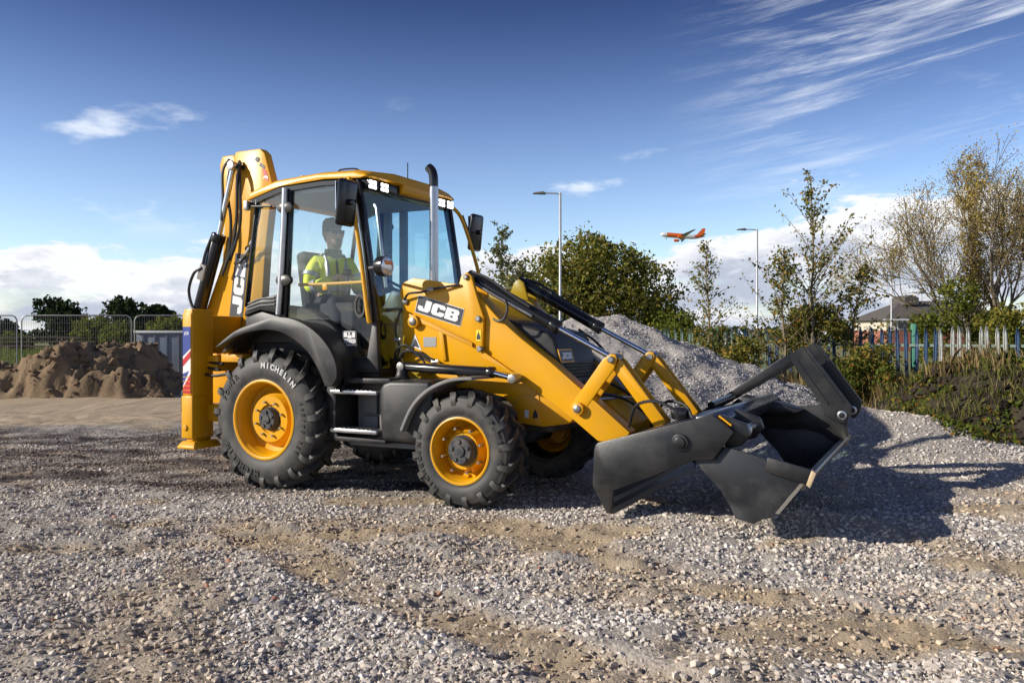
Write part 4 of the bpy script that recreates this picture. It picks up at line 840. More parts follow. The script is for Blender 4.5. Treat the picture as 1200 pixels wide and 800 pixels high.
# top beam, clam hinge and its shaft
MB().prism([(4.22, 0.80), (4.25, 0.90), (4.38, 0.935), (4.44, 0.88), (4.40, 0.78)], -1.165, 1.165).build('top_beam', mat('beam_paint', (0.05, 0.055, 0.07), 0.22), bu, bevel=0.012)
MB().cyl((4.56, -0.98, 0.80), (4.56, -0.45, 0.80), 0.035, 18).build('hinge_shaft', CHR, bu)
MB().tube([(4.56, -1.0, 0.80), (4.56, -0.96, 0.80)], 0.055, 18).build('shaft_cap', SIL, bu, bevel=0.008)
MB().prism([(4.36, 0.90), (4.42, 0.92), (4.60, 0.86), (4.63, 0.78), (4.56, 0.70), (4.46, 0.68), (4.40, 0.76)], -1.12, -1.06).build('hinge_lug', STEEL, bu, bevel=0.008)
MB().prism([(4.36, 0.90), (4.42, 0.92), (4.60, 0.86), (4.63, 0.78), (4.56, 0.70), (4.46, 0.68), (4.40, 0.76)], -0.62, -0.56).build('hinge_lug', STEEL, bu, bevel=0.008)
MB().box(4.405, 4.515, -1.155, -1.13, 0.876, 0.888, Matrix.Rotation(R(36), 3, 'Y')).build('edge_mark', YEL, bu)
MB().prism([(4.0, 0.80), (4.15, 0.92), (4.5, 0.86), (4.7, 0.8), (4.6, 0.76), (4.2, 0.74)], 0.85, 1.12).build('ram_guard', STEEL, bu, bevel=0.02)
MB().tube([(4.05, 0.1, 0.88), (4.05, 0.9, 0.90)], 0.035, 14).build('clam_ram', BLKG, bu)
MB().box(3.86, 4.0, -0.50, -0.34, 0.80, 0.90).build('hose_block', BLKG, bu, bevel=0.03)
# inner far side bracket carrying the flip-over forks
BR = [(4.18, 0.72), (4.20, 0.765), (4.82, 0.845), (4.95, 0.83), (5.06, 0.78), (5.07, 0.56), (5.03, 0.49), (4.96, 0.49), (4.83, 0.585), (4.70, 0.615), (4.52, 0.60), (4.32, 0.62)]
MB().prism(BR, 1.07, 1.10).build('fork_bracket', STEEL, bu, bevel=0.006)
def fork(y, w, ds, dz):
    fk = part('pallet_fork', parent=bu)
    c = [(4.98, 0.70), (4.88, 0.755), (4.865, 0.83), (4.58, 1.25), (4.565, 1.31), (4.67, 1.385), (4.73, 1.375), (5.11, 0.845), (5.095, 0.75), (5.05, 0.69)]
    o = MB().prism(c, y - w, y + w).build('shank', STEEL, fk, bevel=0.004, seg=1)
    MB().prism([(4.90, 0.86), (4.62, 1.265), (4.632, 1.273), (4.912, 0.868)], y - w - 0.010, y - w + 0.004).build('shank_rib', STEEL, o)
    MB().prism([(5.03, 0.885), (4.685, 1.365), (4.697, 1.373), (5.042, 0.893)], y - w - 0.010, y - w + 0.004).build('shank_rib', STEEL, o)
    MB().prism([(4.565, 1.31), (4.60, 1.245), (4.58, 1.215), (3.76, 0.715), (3.72, 0.735), (4.52, 1.30)], y - w, y + w).build('tine', STEEL, fk, bevel=0.006)
    MB().tube([(5.03, y - w - 0.012, 0.765), (5.03, y + w + 0.012, 0.765)], 0.042, 22).build('fork_pin', SIL, fk, bevel=0.006)
    MB().tube([(5.03, y - w - 0.016, 0.765), (5.03, y - w + 0.0, 0.765)], 0.026, 18).build('pin_end', STEEL, fk)
    fk.location = (ds, 0, dz)
fork(0.99, 0.032, 0, 0); fork(1.235, 0.032, 0.065, 0.03)

# ---- backhoe at the rear
ld = part('stabiliser_leg')
def leg(sg):
    lg = ld if sg < 0 else part('stabiliser_leg')
    y0, y1 = sg * 1.15, sg * 0.93
    MB().box(-1.06, -0.935, *sorted((sg * 1.135, sg * 0.86)), 0.44, 1.76).build('outer_leg', YEL, lg, bevel=0.012)
    MB().box(-1.068, -0.945, *sorted((sg * 1.142, sg * 1.12)), 0.88, 1.72).build('edge_channel', YEL, lg, bevel=0.005)
    MB().box(-1.085, -0.925, *sorted((sg * 1.15, sg * 0.95)), 0.44, 0.875).build('lower_channel', YEL, lg, bevel=0.014)
    ft = MB(); ft.box(-1.04, -0.95, *sorted((sg * 1.12, sg * 0.88)), 0.38, 0.46); ft.build('inner_leg', YEL, lg, bevel=0.01)
    f = MB(); a = [(-1.115, sg * 1.175), (-0.87, sg * 1.175), (-0.87, sg * 0.82), (-1.115, sg * 0.82)]; b = [(-1.08, sg * 1.14), (-0.90, sg * 1.14), (-0.90, sg * 0.85), (-1.08, sg * 0.85)]
    f.add([(x, y, 0.335) for x, y in a] + [(x, y, 0.36) for x, y in a] + [(x, y, 0.41) for x, y in b], [(3, 2, 1, 0)] + [(i, (i + 1) % 4, (i + 1) % 4 + 4, i + 4) for i in range(4)] + [(i + 4, (i + 1) % 4 + 4, (i + 1) % 4 + 8, i + 8) for i in range(4)] + [(8, 9, 10, 11)])
    f.build('foot', YEL, lg, bevel=0.008)
    MB().tube([(-1.02, sg * 1.152, 0.55), (-1.02, sg * 1.165, 0.55)], 0.03, 14).build('boss', YELD, lg, bevel=0.004)
    MB().box(-1.125, -1.087, *sorted((sg * 1.12, sg * 1.0)), 0.70, 0.92).build('tail_lamp', BLKG, lg, bevel=0.01)
mirror_pair(leg)
# flag livery on the near edge channel
FY = -1.1428
def deco(name, poly, m, y=FY, th=0.0015): return MB().prism(poly, y, y - th).build(name, m, ld)
x0, x1 = -1.06, -0.953
deco('livery_field', [(x0, 0.90), (x1, 0.90), (x1, 1.58), (x0, 1.58)], WHITE)
deco('livery_blue', [(x0, 1.58), (x1, 1.58), (x1, 1.36), (x0, 1.28)], BLUE, FY - 0.002)
deco('livery_red', [(x1, 1.335), (x1, 1.265), (x0, 1.175), (x0, 1.245)], RED, FY - 0.002)
deco('livery_blue', [(x0, 1.10), (x1 - 0.02, 1.13), (x0, 0.985)], BLUE, FY - 0.002)
deco('livery_red', [(x1, 1.10), (x1, 0.90), (x0, 0.90), (x0, 0.955)], RED, FY - 0.002)
for k in range(4): deco('reflector_line', [(x0, 0.93 + 0.045 * k), (x1, 0.93 + 0.045 * k), (x1, 0.936 + 0.045 * k), (x0, 0.936 + 0.045 * k)], YEL, FY - 0.004)
text_mesh('livery_text', 'JCB', 0.04, side_frame(-1.006, FY - 0.004, 1.50), WHITE, ld, bold=0.001)
# rear frame and king post
kf = part('rear_frame')
MB().box(-1.05, -0.80, -0.93, 0.93, 0.60, 0.78).build('cross_rail', YEL, kf, bevel=0.01)
MB().box(-1.05, -0.80, -0.93, 0.93, 1.12, 1.28).build('cross_rail', YEL, kf, bevel=0.01)
MB().box(-0.85, -0.45, -0.55, -0.40, 0.75, 1.15).build('frame_side', YELD, kf, bevel=0.01); MB().box(-0.85, -0.45, 0.40, 0.55, 0.75, 1.15).build('frame_side', YELD, kf, bevel=0.01)
MB().box(-0.70, -0.40, -0.98, -0.60, 1.22, 1.30).build('shelf', YELD, kf, bevel=0.01)
MB().box(-1.10, -1.0, -0.86, -0.05, 1.30, 1.70).build('slide_plate', YEL, kf, bevel=0.012)
MB().prism([(-1.55, 0.62), (-1.55, 1.50), (-1.05, 1.55), (-1.05, 0.62)], -0.52, 0.02).build('king_post', YEL, kf, bevel=0.03)
# boom
bm_ = part('boom')
BP = [(-1.12, 3.45), (-1.085, 3.515), (-0.73, 3.515), (-0.665, 3.46), (-0.555, 3.12), (-0.66, 2.4), (-0.74, 1.45), (-1.50, 1.45), (-1.58, 1.56), (-1.56, 1.76), (-1.28, 2.33), (-1.09, 2.80), (-1.06, 3.1)]
MB().prism(BP, -0.40, -0.29).build('boom_body', YEL, bm_, bevel=0.012)
DP = [(-1.38, 3.40), (-1.34, 3.50), (-1.16, 3.50), (-1.06, 3.40), (-1.06, 2.4), (-1.20, 2.05), (-1.36, 2.05), (-1.30, 2.9)]
MB().prism(DP, -0.36, -0.24).build('dipper', YEL, bm_, bevel=0.02)
for (x, z) in ((-0.97, 3.33), (-0.765, 3.40), (-0.92, 2.44), (-1.38, 1.60)): MB().tube([(x, -0.40, z), (x, -0.408, z)], 0.028, 14).build('pin_hole', BLK, bm_)
bcy = part('boom_ram', parent=VEH)
MB().tube([(-1.60, -0.47, 1.71), (-1.28, -0.47, 2.57)], 0.072, 18).build('barrel', BLKG, bcy, bevel=0.008)
MB().tube([(-1.30, -0.47, 2.52), (-1.265, -0.47, 2.61)], 0.08, 18).build('gland', BLKG, bcy, bevel=0.008)
MB().cyl((-1.27, -0.47, 2.59), (-1.05, -0.47, 3.33), 0.032, 14).build('rod', CHR, bcy)
MB().tube([(-1.05, -0.52, 3.34), (-1.05, -0.38, 3.34)], 0.05, 14).build('rod_eye', SIL, bcy, bevel=0.006)
MB().box(-1.50, -1.40, -0.56, -0.48, 2.10, 2.28, Matrix.Rotation(R(20), 3, 'Y')).build('valve_block', GREY, bcy, bevel=0.01)
for p in ([(-1.16, -0.42, 3.44), (-1.22, -0.46, 3.30), (-1.20, -0.48, 3.0), (-1.20, -0.5, 2.75)], [(-0.98, -0.43, 3.38), (-0.96, -0.50, 3.2), (-0.97, -0.50, 2.8), (-1.02, -0.50, 2.5), (-1.16, -0.50, 2.2)], [(-1.0, -0.43, 3.40), (-0.93, -0.49, 3.1), (-0.93, -0.49, 2.7), (-1.03, -0.5, 2.4), (-1.10, -0.47, 2.32)], [(-1.13, -0.42, 3.42), (-1.17, -0.44, 3.1), (-1.10, -0.46, 2.75), (-1.12, -0.47, 2.4), (-1.22, -0.47, 2.15)],
          [(-0.52, -0.60, 2.93), (-0.60, -0.55, 2.75), (-0.74, -0.5, 2.50), (-0.80, -0.48, 2.42), (-0.95, -0.46, 2.30), (-1.05, -0.45, 2.28)], [(-1.44, -0.56, 2.24), (-1.55, -0.57, 2.18), (-1.64, -0.56, 2.0), (-1.60, -0.55, 1.82), (-1.52, -0.55, 1.75)], [(-1.30, -0.53, 2.60), (-1.38, -0.55, 2.42), (-1.42, -0.56, 2.28)],
          [(-1.40, -0.6, 1.48), (-1.36, -0.75, 1.25), (-1.1, -0.9, 1.12), (-0.8, -1.0, 1.08), (-0.6, -0.98, 1.10)], [(-1.36, -0.6, 1.45), (-1.28, -0.75, 1.20), (-1.0, -0.9, 1.16), (-0.7, -1.0, 1.14)], [(-1.34, -0.62, 1.46), (-1.25, -0.8, 1.30), (-1.0, -0.9, 1.22), (-0.7, -0.95, 1.2)], [(-1.1, -0.45, 1.40), (-0.9, -0.7, 1.34), (-0.7, -0.9, 1.33), (-0.55, -0.9, 1.36)]):
    MB().tube(smooth_line(p, 6), 0.016, 8).build('hose', HOSE, bm_)
MB().box(-1.42, -1.32, -0.66, -0.58, 1.46, 1.56).build('hose_manifold', mat('valve_blue', (0.09, 0.14, 0.18), 0.4, metal=0.4), bm_, bevel=0.01)
for p in ((-0.74, -0.5, 2.50), (-0.83, -0.48, 2.40)): MB().tube([(p[0] - 0.03, p[1], p[2] - 0.035), (p[0] + 0.03, p[1], p[2] + 0.035)], 0.02, 8).build('hose_fitting', SIL, bm_)
# boom lettering, reading upwards
ub = Vector((-0.865 + 0.97, 0, 2.37 - 1.60)).normalized()
def up_frame(o, w=-1): 
    v = Vector((-ub.z, 0, ub.x)); return Matrix(((ub.x, v.x, 0, o[0]), (0, 0, w, o[1]), (ub.z, v.z, 0, o[2]), (0, 0, 0, 1)))
glyphs('decal_field', rect(0.80, 0.20), 0.001, up_frame((-1.0, -0.4025, 1.58)), DKDEC, bm_)
jcb(0.60, 0.15, 0.0012, up_frame((-1.005, -0.4045, 1.72)), WHITE, bm_)
glyphs('decal_mark', rect(0.075, 0.07), 0.0012, up_frame((-1.03, -0.4045, 1.60)), YEL, bm_)
MB().prism([(-0.655, 3.17), (-0.60, 3.15), (-0.635, 3.27), (-0.69, 3.29)], -0.4035, -0.4015).build('warning_label', RED, bm_)
MB().prism([(-0.665, 3.285), (-0.655, 3.32), (-0.72, 3.36), (-0.74, 3.33)], -0.4035, -0.4015).build('warning_mark', DKDEC, bm_)
text_mesh('warning_text', '3', 0.085, up_frame((-0.612, -0.4045, 3.19)), WHITE, bm_, bold=0.003)
# rear wiper and work lamp on the near rear corner
MB().tube([(-0.50, -0.60, 2.83), (-0.40, -0.86, 2.80), (-0.12, -0.87, 2.78)], 0.012, 6).build('rear_lamp_stalk', BLK, cab)
MB().box(-0.47, -0.42, -0.90, -0.84, 2.76, 2.86).build('rear_lamp', SIL, cab, bevel=0.012)
# ------------------------------------------------------------------ the driver
def skin_body(name, verts, edges, radii, root, m, parent, sub=2):
    me = bpy.data.meshes.new(name); me.from_pydata(verts, edges, []); o = link(name, me, m, parent)
    sk = o.modifiers.new('skin', 'SKIN'); sk.use_smooth_shade = True
    if not me.skin_vertices: return o
    for i, r in enumerate(radii):
        sv = me.skin_vertices[0].data[i]; sv.radius = r if isinstance(r, tuple) else (r, r); sv.use_root = (i == root)
    sb_ = o.modifiers.new('subsurf', 'SUBSURF'); sb_.levels = sub; sb_.render_levels = sub
    return o
def lerp_chain(P, e, rad):
    return P, e, rad
SKIN = mat('skin', (0.66, 0.42, 0.31), 0.55, var=0.1, vscale=20); HIVIS = mat('hivis_cloth', (0.78, 0.86, 0.03), 0.7, var=0.12, vscale=14, bump=0.25, bscale=30)
STRIPE = mat('reflective_tape', (0.42, 0.44, 0.47), 0.4, metal=0.2); TROUS = mat('dark_trousers', (0.02, 0.022, 0.03), 0.85, var=0.2); HAIR = mat('hair', (0.11, 0.08, 0.06), 0.8, var=0.3, vscale=60, bump=0.4, bscale=150)
def driver():
    # local frame: x is the way he faces; placed on the seat, turned a little to the near door
    ps = VEH.matrix_basis @ Vector((0.10, -0.22, 1.75))
    p = empty('person', ps, -A_ - R(28), 'person in a yellow high visibility jacket and dark glasses seated in the cab', 'person')
    # body: pelvis, spine, neck, head, arms, legs and hands in one skin
    V = [(0, 0, 0.10), (0.0, 0, 0.28), (0.02, 0, 0.44), (0.04, 0, 0.56), (0.07, 0, 0.62), (0.085, 0, 0.69), (0.10, 0, 0.785), (0.085, 0, 0.865)]
    Ed = [(i, i + 1) for i in range(7)]; Ra = [(0.13, 0.16), (0.11, 0.15), (0.12, 0.17), (0.09, 0.10), 0.062, (0.088, 0.074), (0.102, 0.084), (0.075, 0.07)]
    def ch(start, pts, rad):
        last = start
        for q, r in zip(pts, rad): V.append(q); Ra.append(r); Ed.append((last, len(V) - 1)); last = len(V) - 1
        return last
    hands = []
    for sg in (-1, 1):
        w = ch(2, [(0.03, sg * 0.17, 0.50), (0.06, sg * 0.25, 0.32), (0.10, sg * 0.27, 0.22), (0.27, sg * 0.16, 0.29), (0.34, sg * 0.08, 0.33), (0.385, sg * 0.05, 0.345)], [0.062, 0.052, 0.046, 0.036, 0.027, (0.036, 0.022)])
        for k, dy in enumerate((-0.027, -0.009, 0.009, 0.027)):
            q = V[w]; l = (0.05, 0.062, 0.058, 0.045)[k]
            ch(w, [(q[0] + 0.02, q[1] + dy, q[2] + 0.012), (q[0] + 0.02 + l * 0.6, q[1] + dy * 0.8, q[2] - 0.012), (q[0] + l * 0.7, q[1] + dy * 0.7 - sg * 0.012, q[2] - 0.035)], [0.0095, 0.009, 0.0075])
        q = V[w]; ch(w, [(q[0] - 0.01, q[1] - sg * 0.035, q[2] + 0.015), (q[0] + 0.02, q[1] - sg * 0.05, q[2] + 0.018)], [0.011, 0.009])
        ch(0, [(0.06, sg * 0.10, 0.06), (0.44, sg * 0.14, 0.06), (0.50, sg * 0.14, -0.10), (0.53, sg * 0.14, -0.42), (0.62, sg * 0.14, -0.46)], [0.095, 0.068, 0.058, 0.042, 0.038])
    skin_body('body', V, Ed, Ra, 0, SKIN, p)
    # jacket over torso and arms
    V2 = [(0, 0, 0.06), (0.0, 0, 0.26), (0.02, 0, 0.43), (0.035, 0, 0.535), (0.05, 0, 0.60)]; E2 = [(0, 1), (1, 2), (2, 3), (3, 4)]; R2 = [(0.16, 0.19), (0.15, 0.18), (0.15, 0.20), (0.115, 0.13), (0.082, 0.085)]
    for sg in (-1, 1):
        last = 2
        for q, r in zip([(0.03, sg * 0.18, 0.50), (0.055, sg * 0.255, 0.33), (0.10, sg * 0.28, 0.215), (0.22, sg * 0.20, 0.265), (0.32, sg * 0.10, 0.318)], [0.092, 0.078, 0.07, 0.06, 0.05]):
            V2.append(q); R2.append(r); E2.append((last, len(V2) - 1)); last = len(V2) - 1
    jk = skin_body('jacket', V2, E2, R2, 0, HIVIS, p)
    # tape: two braces over the shoulders, a waist band and bands on the sleeves
    for sg in (-1, 1):
        MB().tube(smooth_line([(0.165, sg * 0.10, 0.10), (0.172, sg * 0.105, 0.30), (0.16, sg * 0.105, 0.44), (0.07, sg * 0.105, 0.575), (-0.06, sg * 0.11, 0.54), (-0.13, sg * 0.10, 0.40)], 5), 0.024, 6).build('reflective_tape', STRIPE, jk)
        a, b = Vector((0.14, sg * 0.255, 0.235)), Vector((0.185, sg * 0.223, 0.25)); MB().tube([a, b], 0.073, 16).build('reflective_tape', STRIPE, jk)
        a, b = Vector((0.046, sg * 0.232, 0.385)), Vector((0.052, sg * 0.247, 0.345)); MB().tube([a, b], 0.088, 16).build('reflective_tape', STRIPE, jk)
    skt = MB(); skt.tube([(0, 0, 0.20), (0, 0, 0.25)], 0.19, 24); skt.v = [(x * 0.87, y * 1.06, z) for x, y, z in skt.v]; skt.build('reflective_tape', STRIPE, jk)
    MB().tube([(0.05, 0, 0.55), (0.055, 0, 0.60), (0.06, 0, 0.645)], [0.10, 0.092, 0.088], 16).build('collar', TROUS, jk)
    zp = MB(); zp.tube(smooth_line([(0.178, 0, 0.10), (0.182, 0, 0.28), (0.172, 0, 0.43), (0.12, 0, 0.57)], 4), 0.012, 6); zp.build('zip', TROUS, jk)
    tr = MB()
    for sg in (-1, 1): tr.tube([(0.0, sg * 0.08, 0.06), (0.25, sg * 0.12, 0.065), (0.44, sg * 0.14, 0.06), (0.51, sg * 0.14, -0.05), (0.53, sg * 0.14, -0.40)], [0.12, 0.10, 0.085, 0.08, 0.065], 14)
    tr.build('trousers', TROUS, p)
    # head features: hair cap, beard, nose, ears, dark glasses
    hr = MB()
    for a in (0,): hr.tube([(0.05, 0.01, 0.965), (0.055, 0, 0.948), (0.04, 0, 0.915), (0.012, 0, 0.87), (-0.005, 0, 0.80), (0.005, 0, 0.73)], [0.03, 0.08, 0.102, 0.098, 0.088, 0.06], 18)
    hr.build('hair', HAIR, p)
    MB().tube([(0.145, 0, 0.735), (0.150, 0, 0.70), (0.12, 0, 0.67)], [0.052, 0.05, 0.038], 12).build('beard', mat('beard_hair', (0.22, 0.15, 0.11), 0.8, var=0.3, vscale=60), p)
    MB().tube([(0.192, 0, 0.81), (0.216, 0, 0.768), (0.192, 0, 0.758)], [0.008, 0.015, 0.01], 8).build('nose', SKIN, p)
    for sg in (-1, 1): MB().tube([(0.085, sg * 0.088, 0.82), (0.08, sg * 0.097, 0.80), (0.083, sg * 0.088, 0.765)], [0.012, 0.018, 0.01], 8).build('ear', SKIN, p)
    gl = MB()
    for sg in (-1, 1): gl.box(0.188, 0.202, min(sg * 0.01, sg * 0.068), max(sg * 0.01, sg * 0.068), 0.80, 0.835); gl.tube([(0.19, sg * 0.068, 0.825), (0.09, sg * 0.095, 0.825)], 0.005, 6)
    gl.box(0.194, 0.2, -0.012, 0.012, 0.815, 0.83); gl.build('dark_glasses', BLKG, p, bevel=0.004)
    # the handset he holds
    hd = VEH.matrix_basis
    M_ = Matrix.Translation(ps) @ Matrix.Rotation(-A_ - R(28), 4, 'Z')
    q = M_ @ Vector((0.43, 0.0, 0.367)); h = empty('handset', q, -A_ - R(28), 'black radio handset held in the hands of the driver', 'handset')
    MB().box(-0.045, 0.03, -0.035, 0.035, -0.02, 0.045).build('casing', BLKG, h, bevel=0.012)
    MB().tube(smooth_line([(0.0, 0, -0.02), (0.02, 0.02, -0.12), (0.0, 0.0, -0.22), (-0.02, 0, -0.30)], 5), 0.006, 6).build('lead', HOSE, h)
driver()

# ------------------------------------------------------------------ plants
def leaf_mesh(pts, size, rng, normals=None, flat=0.0, aspect=0.62):
    """one small rhombic leaf face at every point"""
    n = len(pts); pts = np.asarray(pts)
    d = rng.normal(size=(n, 3)); 
    if normals is not None: d = d * (1 - flat) + normals * (1.6 * flat)
    d /= np.linalg.norm(d, axis=1, keepdims=True) + 1e-9
    t = rng.normal(size=(n, 3)); t -= d * (t * d).sum(1, keepdims=True); t /= np.linalg.norm(t, axis=1, keepdims=True) + 1e-9
    b = np.cross(d, t); s = (size * rng.uniform(0.65, 1.35, n))[:, None]
    bend = d * s * 0.15
    V = np.stack([pts - t * s * 0.5, pts + b * s * 0.5 * aspect + bend, pts + t * s * 0.5, pts - b * s * 0.5 * aspect + bend], 1).reshape(-1, 3)
    F = np.arange(4 * n).reshape(n, 4); return fast_mesh('leaves', V, F)
BARK = mat('bark', (0.10, 0.078, 0.055), 0.9, var=0.4, vscale=9, bump=0.6, bscale=30); BARKP = mat('pale_bark', (0.20, 0.155, 0.10), 0.9, var=0.35, vscale=9, bump=0.5, bscale=30)
L_OAK = leaf_mat('oak_leaves', [(0, (0.06, 0.08, 0.02)), (0.35, (0.18, 0.195, 0.04)), (0.8, (0.32, 0.285, 0.065)), (1, (0.42, 0.31, 0.07))], 0.45)
L_DARK = leaf_mat('dark_leaves', [(0, (0.02, 0.035, 0.018)), (0.6, (0.04, 0.06, 0.028)), (1, (0.07, 0.09, 0.036))], 0.2)
L_BUSH = leaf_mat('bush_leaves', [(0, (0.08, 0.10, 0.02)), (0.6, (0.15, 0.175, 0.032)), (1, (0.24, 0.23, 0.045))])
L_BIRCH = leaf_mat('birch_leaves', [(0, (0.09, 0.105, 0.025)), (0.5, (0.18, 0.19, 0.045)), (0.8, (0.30, 0.25, 0.06)), (1, (0.42, 0.22, 0.05))])
L_PALE = leaf_mat('pale_leaves', [(0, (0.10, 0.12, 0.05)), (0.6, (0.19, 0.20, 0.09)), (1, (0.30, 0.29, 0.15))])
L_GOLD = leaf_mat('golden_leaves', [(0, (0.24, 0.18, 0.05)), (0.5, (0.42, 0.32, 0.09)), (1, (0.55, 0.43, 0.16))])
L_DRY = leaf_mat('dry_stalk', [(0, (0.14, 0.095, 0.045)), (0.5, (0.30, 0.21, 0.10)), (0.85, (0.40, 0.30, 0.16)), (1, (0.12, 0.15, 0.03))], 0.25)
L_WEED = leaf_mat('weed_leaves', [(0, (0.06, 0.085, 0.018)), (0.5, (0.13, 0.17, 0.03)), (0.82, (0.20, 0.18, 0.04)), (1, (0.30, 0.12, 0.03))])

def tree(name, loc, label, cat, lobes, nleaf, size, lm, seed, trunk_r, group=None, flat=0.35, bark=None, shell=0.75):
    """crown of many leaf faces gathered in uneven lobes (cx, cy, cz, rx, ry, rz), with a trunk and a limb into each lobe"""
    rng = np.random.default_rng(seed); o = empty(name, loc, 0, label, cat, group)
    vol = np.array([l[3] * l[4] * l[5] for l in lobes]) ** 0.75; cnt = (nleaf * vol / vol.sum()).astype(int); P = []; Nn = []
    for l, k in zip(lobes, cnt):
        u = rng.normal(size=(k, 3)); u /= np.linalg.norm(u, axis=1, keepdims=True)
        r = np.where(rng.uniform(size=k) < shell, rng.uniform(0.78, 1.05, k), rng.uniform(0.3, 0.8, k))[:, None]
        wob = 1 + 0.16 * np.sin(u[:, :1] * 7 + l[0]) * np.sin(u[:, 1:2] * 6 + l[1] * 3) + 0.14 * np.sin(u[:, 2:] * 9 + l[2] * 2)
        p = np.array(l[:3]) + u * r * wob * np.array(l[3:6])
        # clumping: draw leaves towards random tufts
        tuft = p[rng.integers(0, k, max(4, k // 26))]; near = tuft[rng.integers(0, len(tuft), k)] + rng.normal(scale=0.13 * np.mean(l[3:6]), size=(k, 3))
        sel = rng.uniform(size=k) < 0.55; p = np.where(sel[:, None], near, p); P.append(p); Nn.append(u)
    P = np.concatenate(P); Nn = np.concatenate(Nn); ok = P[:, 2] > 0.05; P = P[ok]; Nn = Nn[ok]
    link('crown', leaf_mesh(P, size, rng, Nn, flat), lm, o)
    t = MB(); top = max(l[2] for l in lobes)
    t.tube([(0, 0, -0.15), (0.02, 0.01, top * 0.3), (0.05, -0.02, top * 0.75)], [trunk_r * 1.25, trunk_r, trunk_r * 0.45], 8)
    for l in lobes:
        h0 = min(top * 0.3, max(0.1, l[2] * 0.5)); t.tube([(0.02, 0, h0), (l[0] * 0.5, l[1] * 0.5, (h0 + l[2]) * 0.5 + 0.1), (l[0], l[1], l[2])], [trunk_r * 0.5, trunk_r * 0.3, trunk_r * 0.1], 6)
    t.build('trunk', bark or BARK, o); return o
def lobes_round(rng, n, w, h0, h1, r0, r1, dy=None):
    out = []
    for i in range(n):
        a = rng.uniform(0, 6.283); q = math.sqrt(rng.uniform(0, 1)); z = rng.uniform(h0, h1); k = 1 - 0.55 * max(0, (z - (h0 + h1) / 2) / max(0.01, (h1 - h0) / 2))
        r = rng.uniform(r0, r1); out.append((w * q * k * math.cos(a), (dy or w) * q * k * math.sin(a), z, r * rng.uniform(1, 1.3), r, r * rng.uniform(0.75, 0.95)))
    return out
rg_ = random.Random(21)
# the great oak behind the gravel heap
oak = [(-3.6, 0, 2.6, 1.9, 1.8, 1.9), (-2.4, -0.6, 4.2, 1.9, 1.8, 1.7), (-0.4, -0.5, 5.5, 1.9, 1.8, 1.35), (1.6, -0.4, 5.0, 1.8, 1.8, 1.5), (3.3, 0, 3.6, 1.7, 1.8, 1.7), (4.3, 0.2, 2.0, 1.3, 1.5, 1.4), (0, -1.2, 3.4, 2.4, 2.0, 2.0), (2.0, -1.0, 2.4, 2.2, 1.8, 2.0), (-1.8, -1.2, 2.0, 2.2, 1.8, 2.0), (0.3, 0.4, 6.2, 1.1, 1.1, 0.7), (-3.8, 0.2, 4.0, 1.2, 1.2, 0.9), (-4.7, 0, 1.7, 1.2, 1.2, 1.6), (2.6, 0.3, 5.3, 0.9, 0.9, 0.7)]
tree('oak_tree', (4.1, 45, 0), 'large rounded oak tree with olive leaves behind the gravel heap', 'tree', oak, 30000, 0.20, L_OAK, 5, 0.35)
tree('bush', (8.1, 42, 0), 'green bush below the right edge of the large oak', 'bush', lobes_round(rg_, 6, 1.3, 0.6, 2.2, 0.7, 1.0), 3500, 0.17, L_BUSH, 6, 0.08)
# left: far trees and bushes beyond the mesh fence
left = [(-58.5, 108, 6.6, 4.2, L_DARK, 'dark_tree', 'broad dark evergreen tree beyond the mesh fence, left of its neighbours', 5), (-51.5, 110, 6.4, 3.6, L_DARK, 'dark_tree', 'dark evergreen tree behind the second green bush on the left', 6), (-46.5, 112, 5.4, 1.8, L_DARK, 'dark_tree', 'slim dark conifer standing between the two larger dark groups', 3),
        (-43.0, 100, 5.9, 2.8, L_DARK, 'dark_tree', 'dark evergreen tree above the olive bush nearest the digger', 5), (-66, 104, 4.2, 3.0, L_DARK, 'dark_tree', 'low dark tree behind the first mesh panel', 4)]
for i, (x, y, h, w, lm, nm, lab, nl) in enumerate(left):
    tree(nm, (x, y, 0), lab, 'tree', lobes_round(random.Random(50 + i), nl + 5, w * 0.8, h * 0.2, h * 0.80, w * 0.30, w * 0.45), 3800, 0.55, lm, 30 + i, 0.2, 'dark trees beyond the mesh fence')
for i, (x, y, h, w, lab) in enumerate([(-38.6, 76, 3.6, 2.0, 'rounded bright green bush beyond the wooden rail fence'), (-34.9, 74, 3.3, 1.9, 'wider yellowish green bush right of the bright green bush'), (-25.2, 62, 3.6, 2.6, 'olive green bush above the blue container'), (-51.0, 84, 2.2, 2.6, 'low scrubby bush at the left edge of the picture')]):
    tree('bush', (x, y, 0), lab, 'bush', lobes_round(random.Random(80 + i), 12, w * 0.7, h * 0.15, h * 0.70, h * 0.22, h * 0.30), 4500, 0.28, L_BUSH, 60 + i, 0.1, 'bushes in the field')
# a far belt of trees along the skyline, one mass
rng = np.random.default_rng(3); n = 15000; bx = rng.uniform(-170, 260, n); bh = 3.3 + 1.8 * fbm(bx * 0.05, bx * 0.01, 4, 9) ; bz = rng.uniform(0, 1, n) ** 0.8 * np.maximum(bh, 1.0)
setp(link('distant_woodland', leaf_mesh(np.stack([bx, 165 + rng.uniform(-3, 3, n), bz], 1), 1.1, rng), L_DARK), kind='stuff')

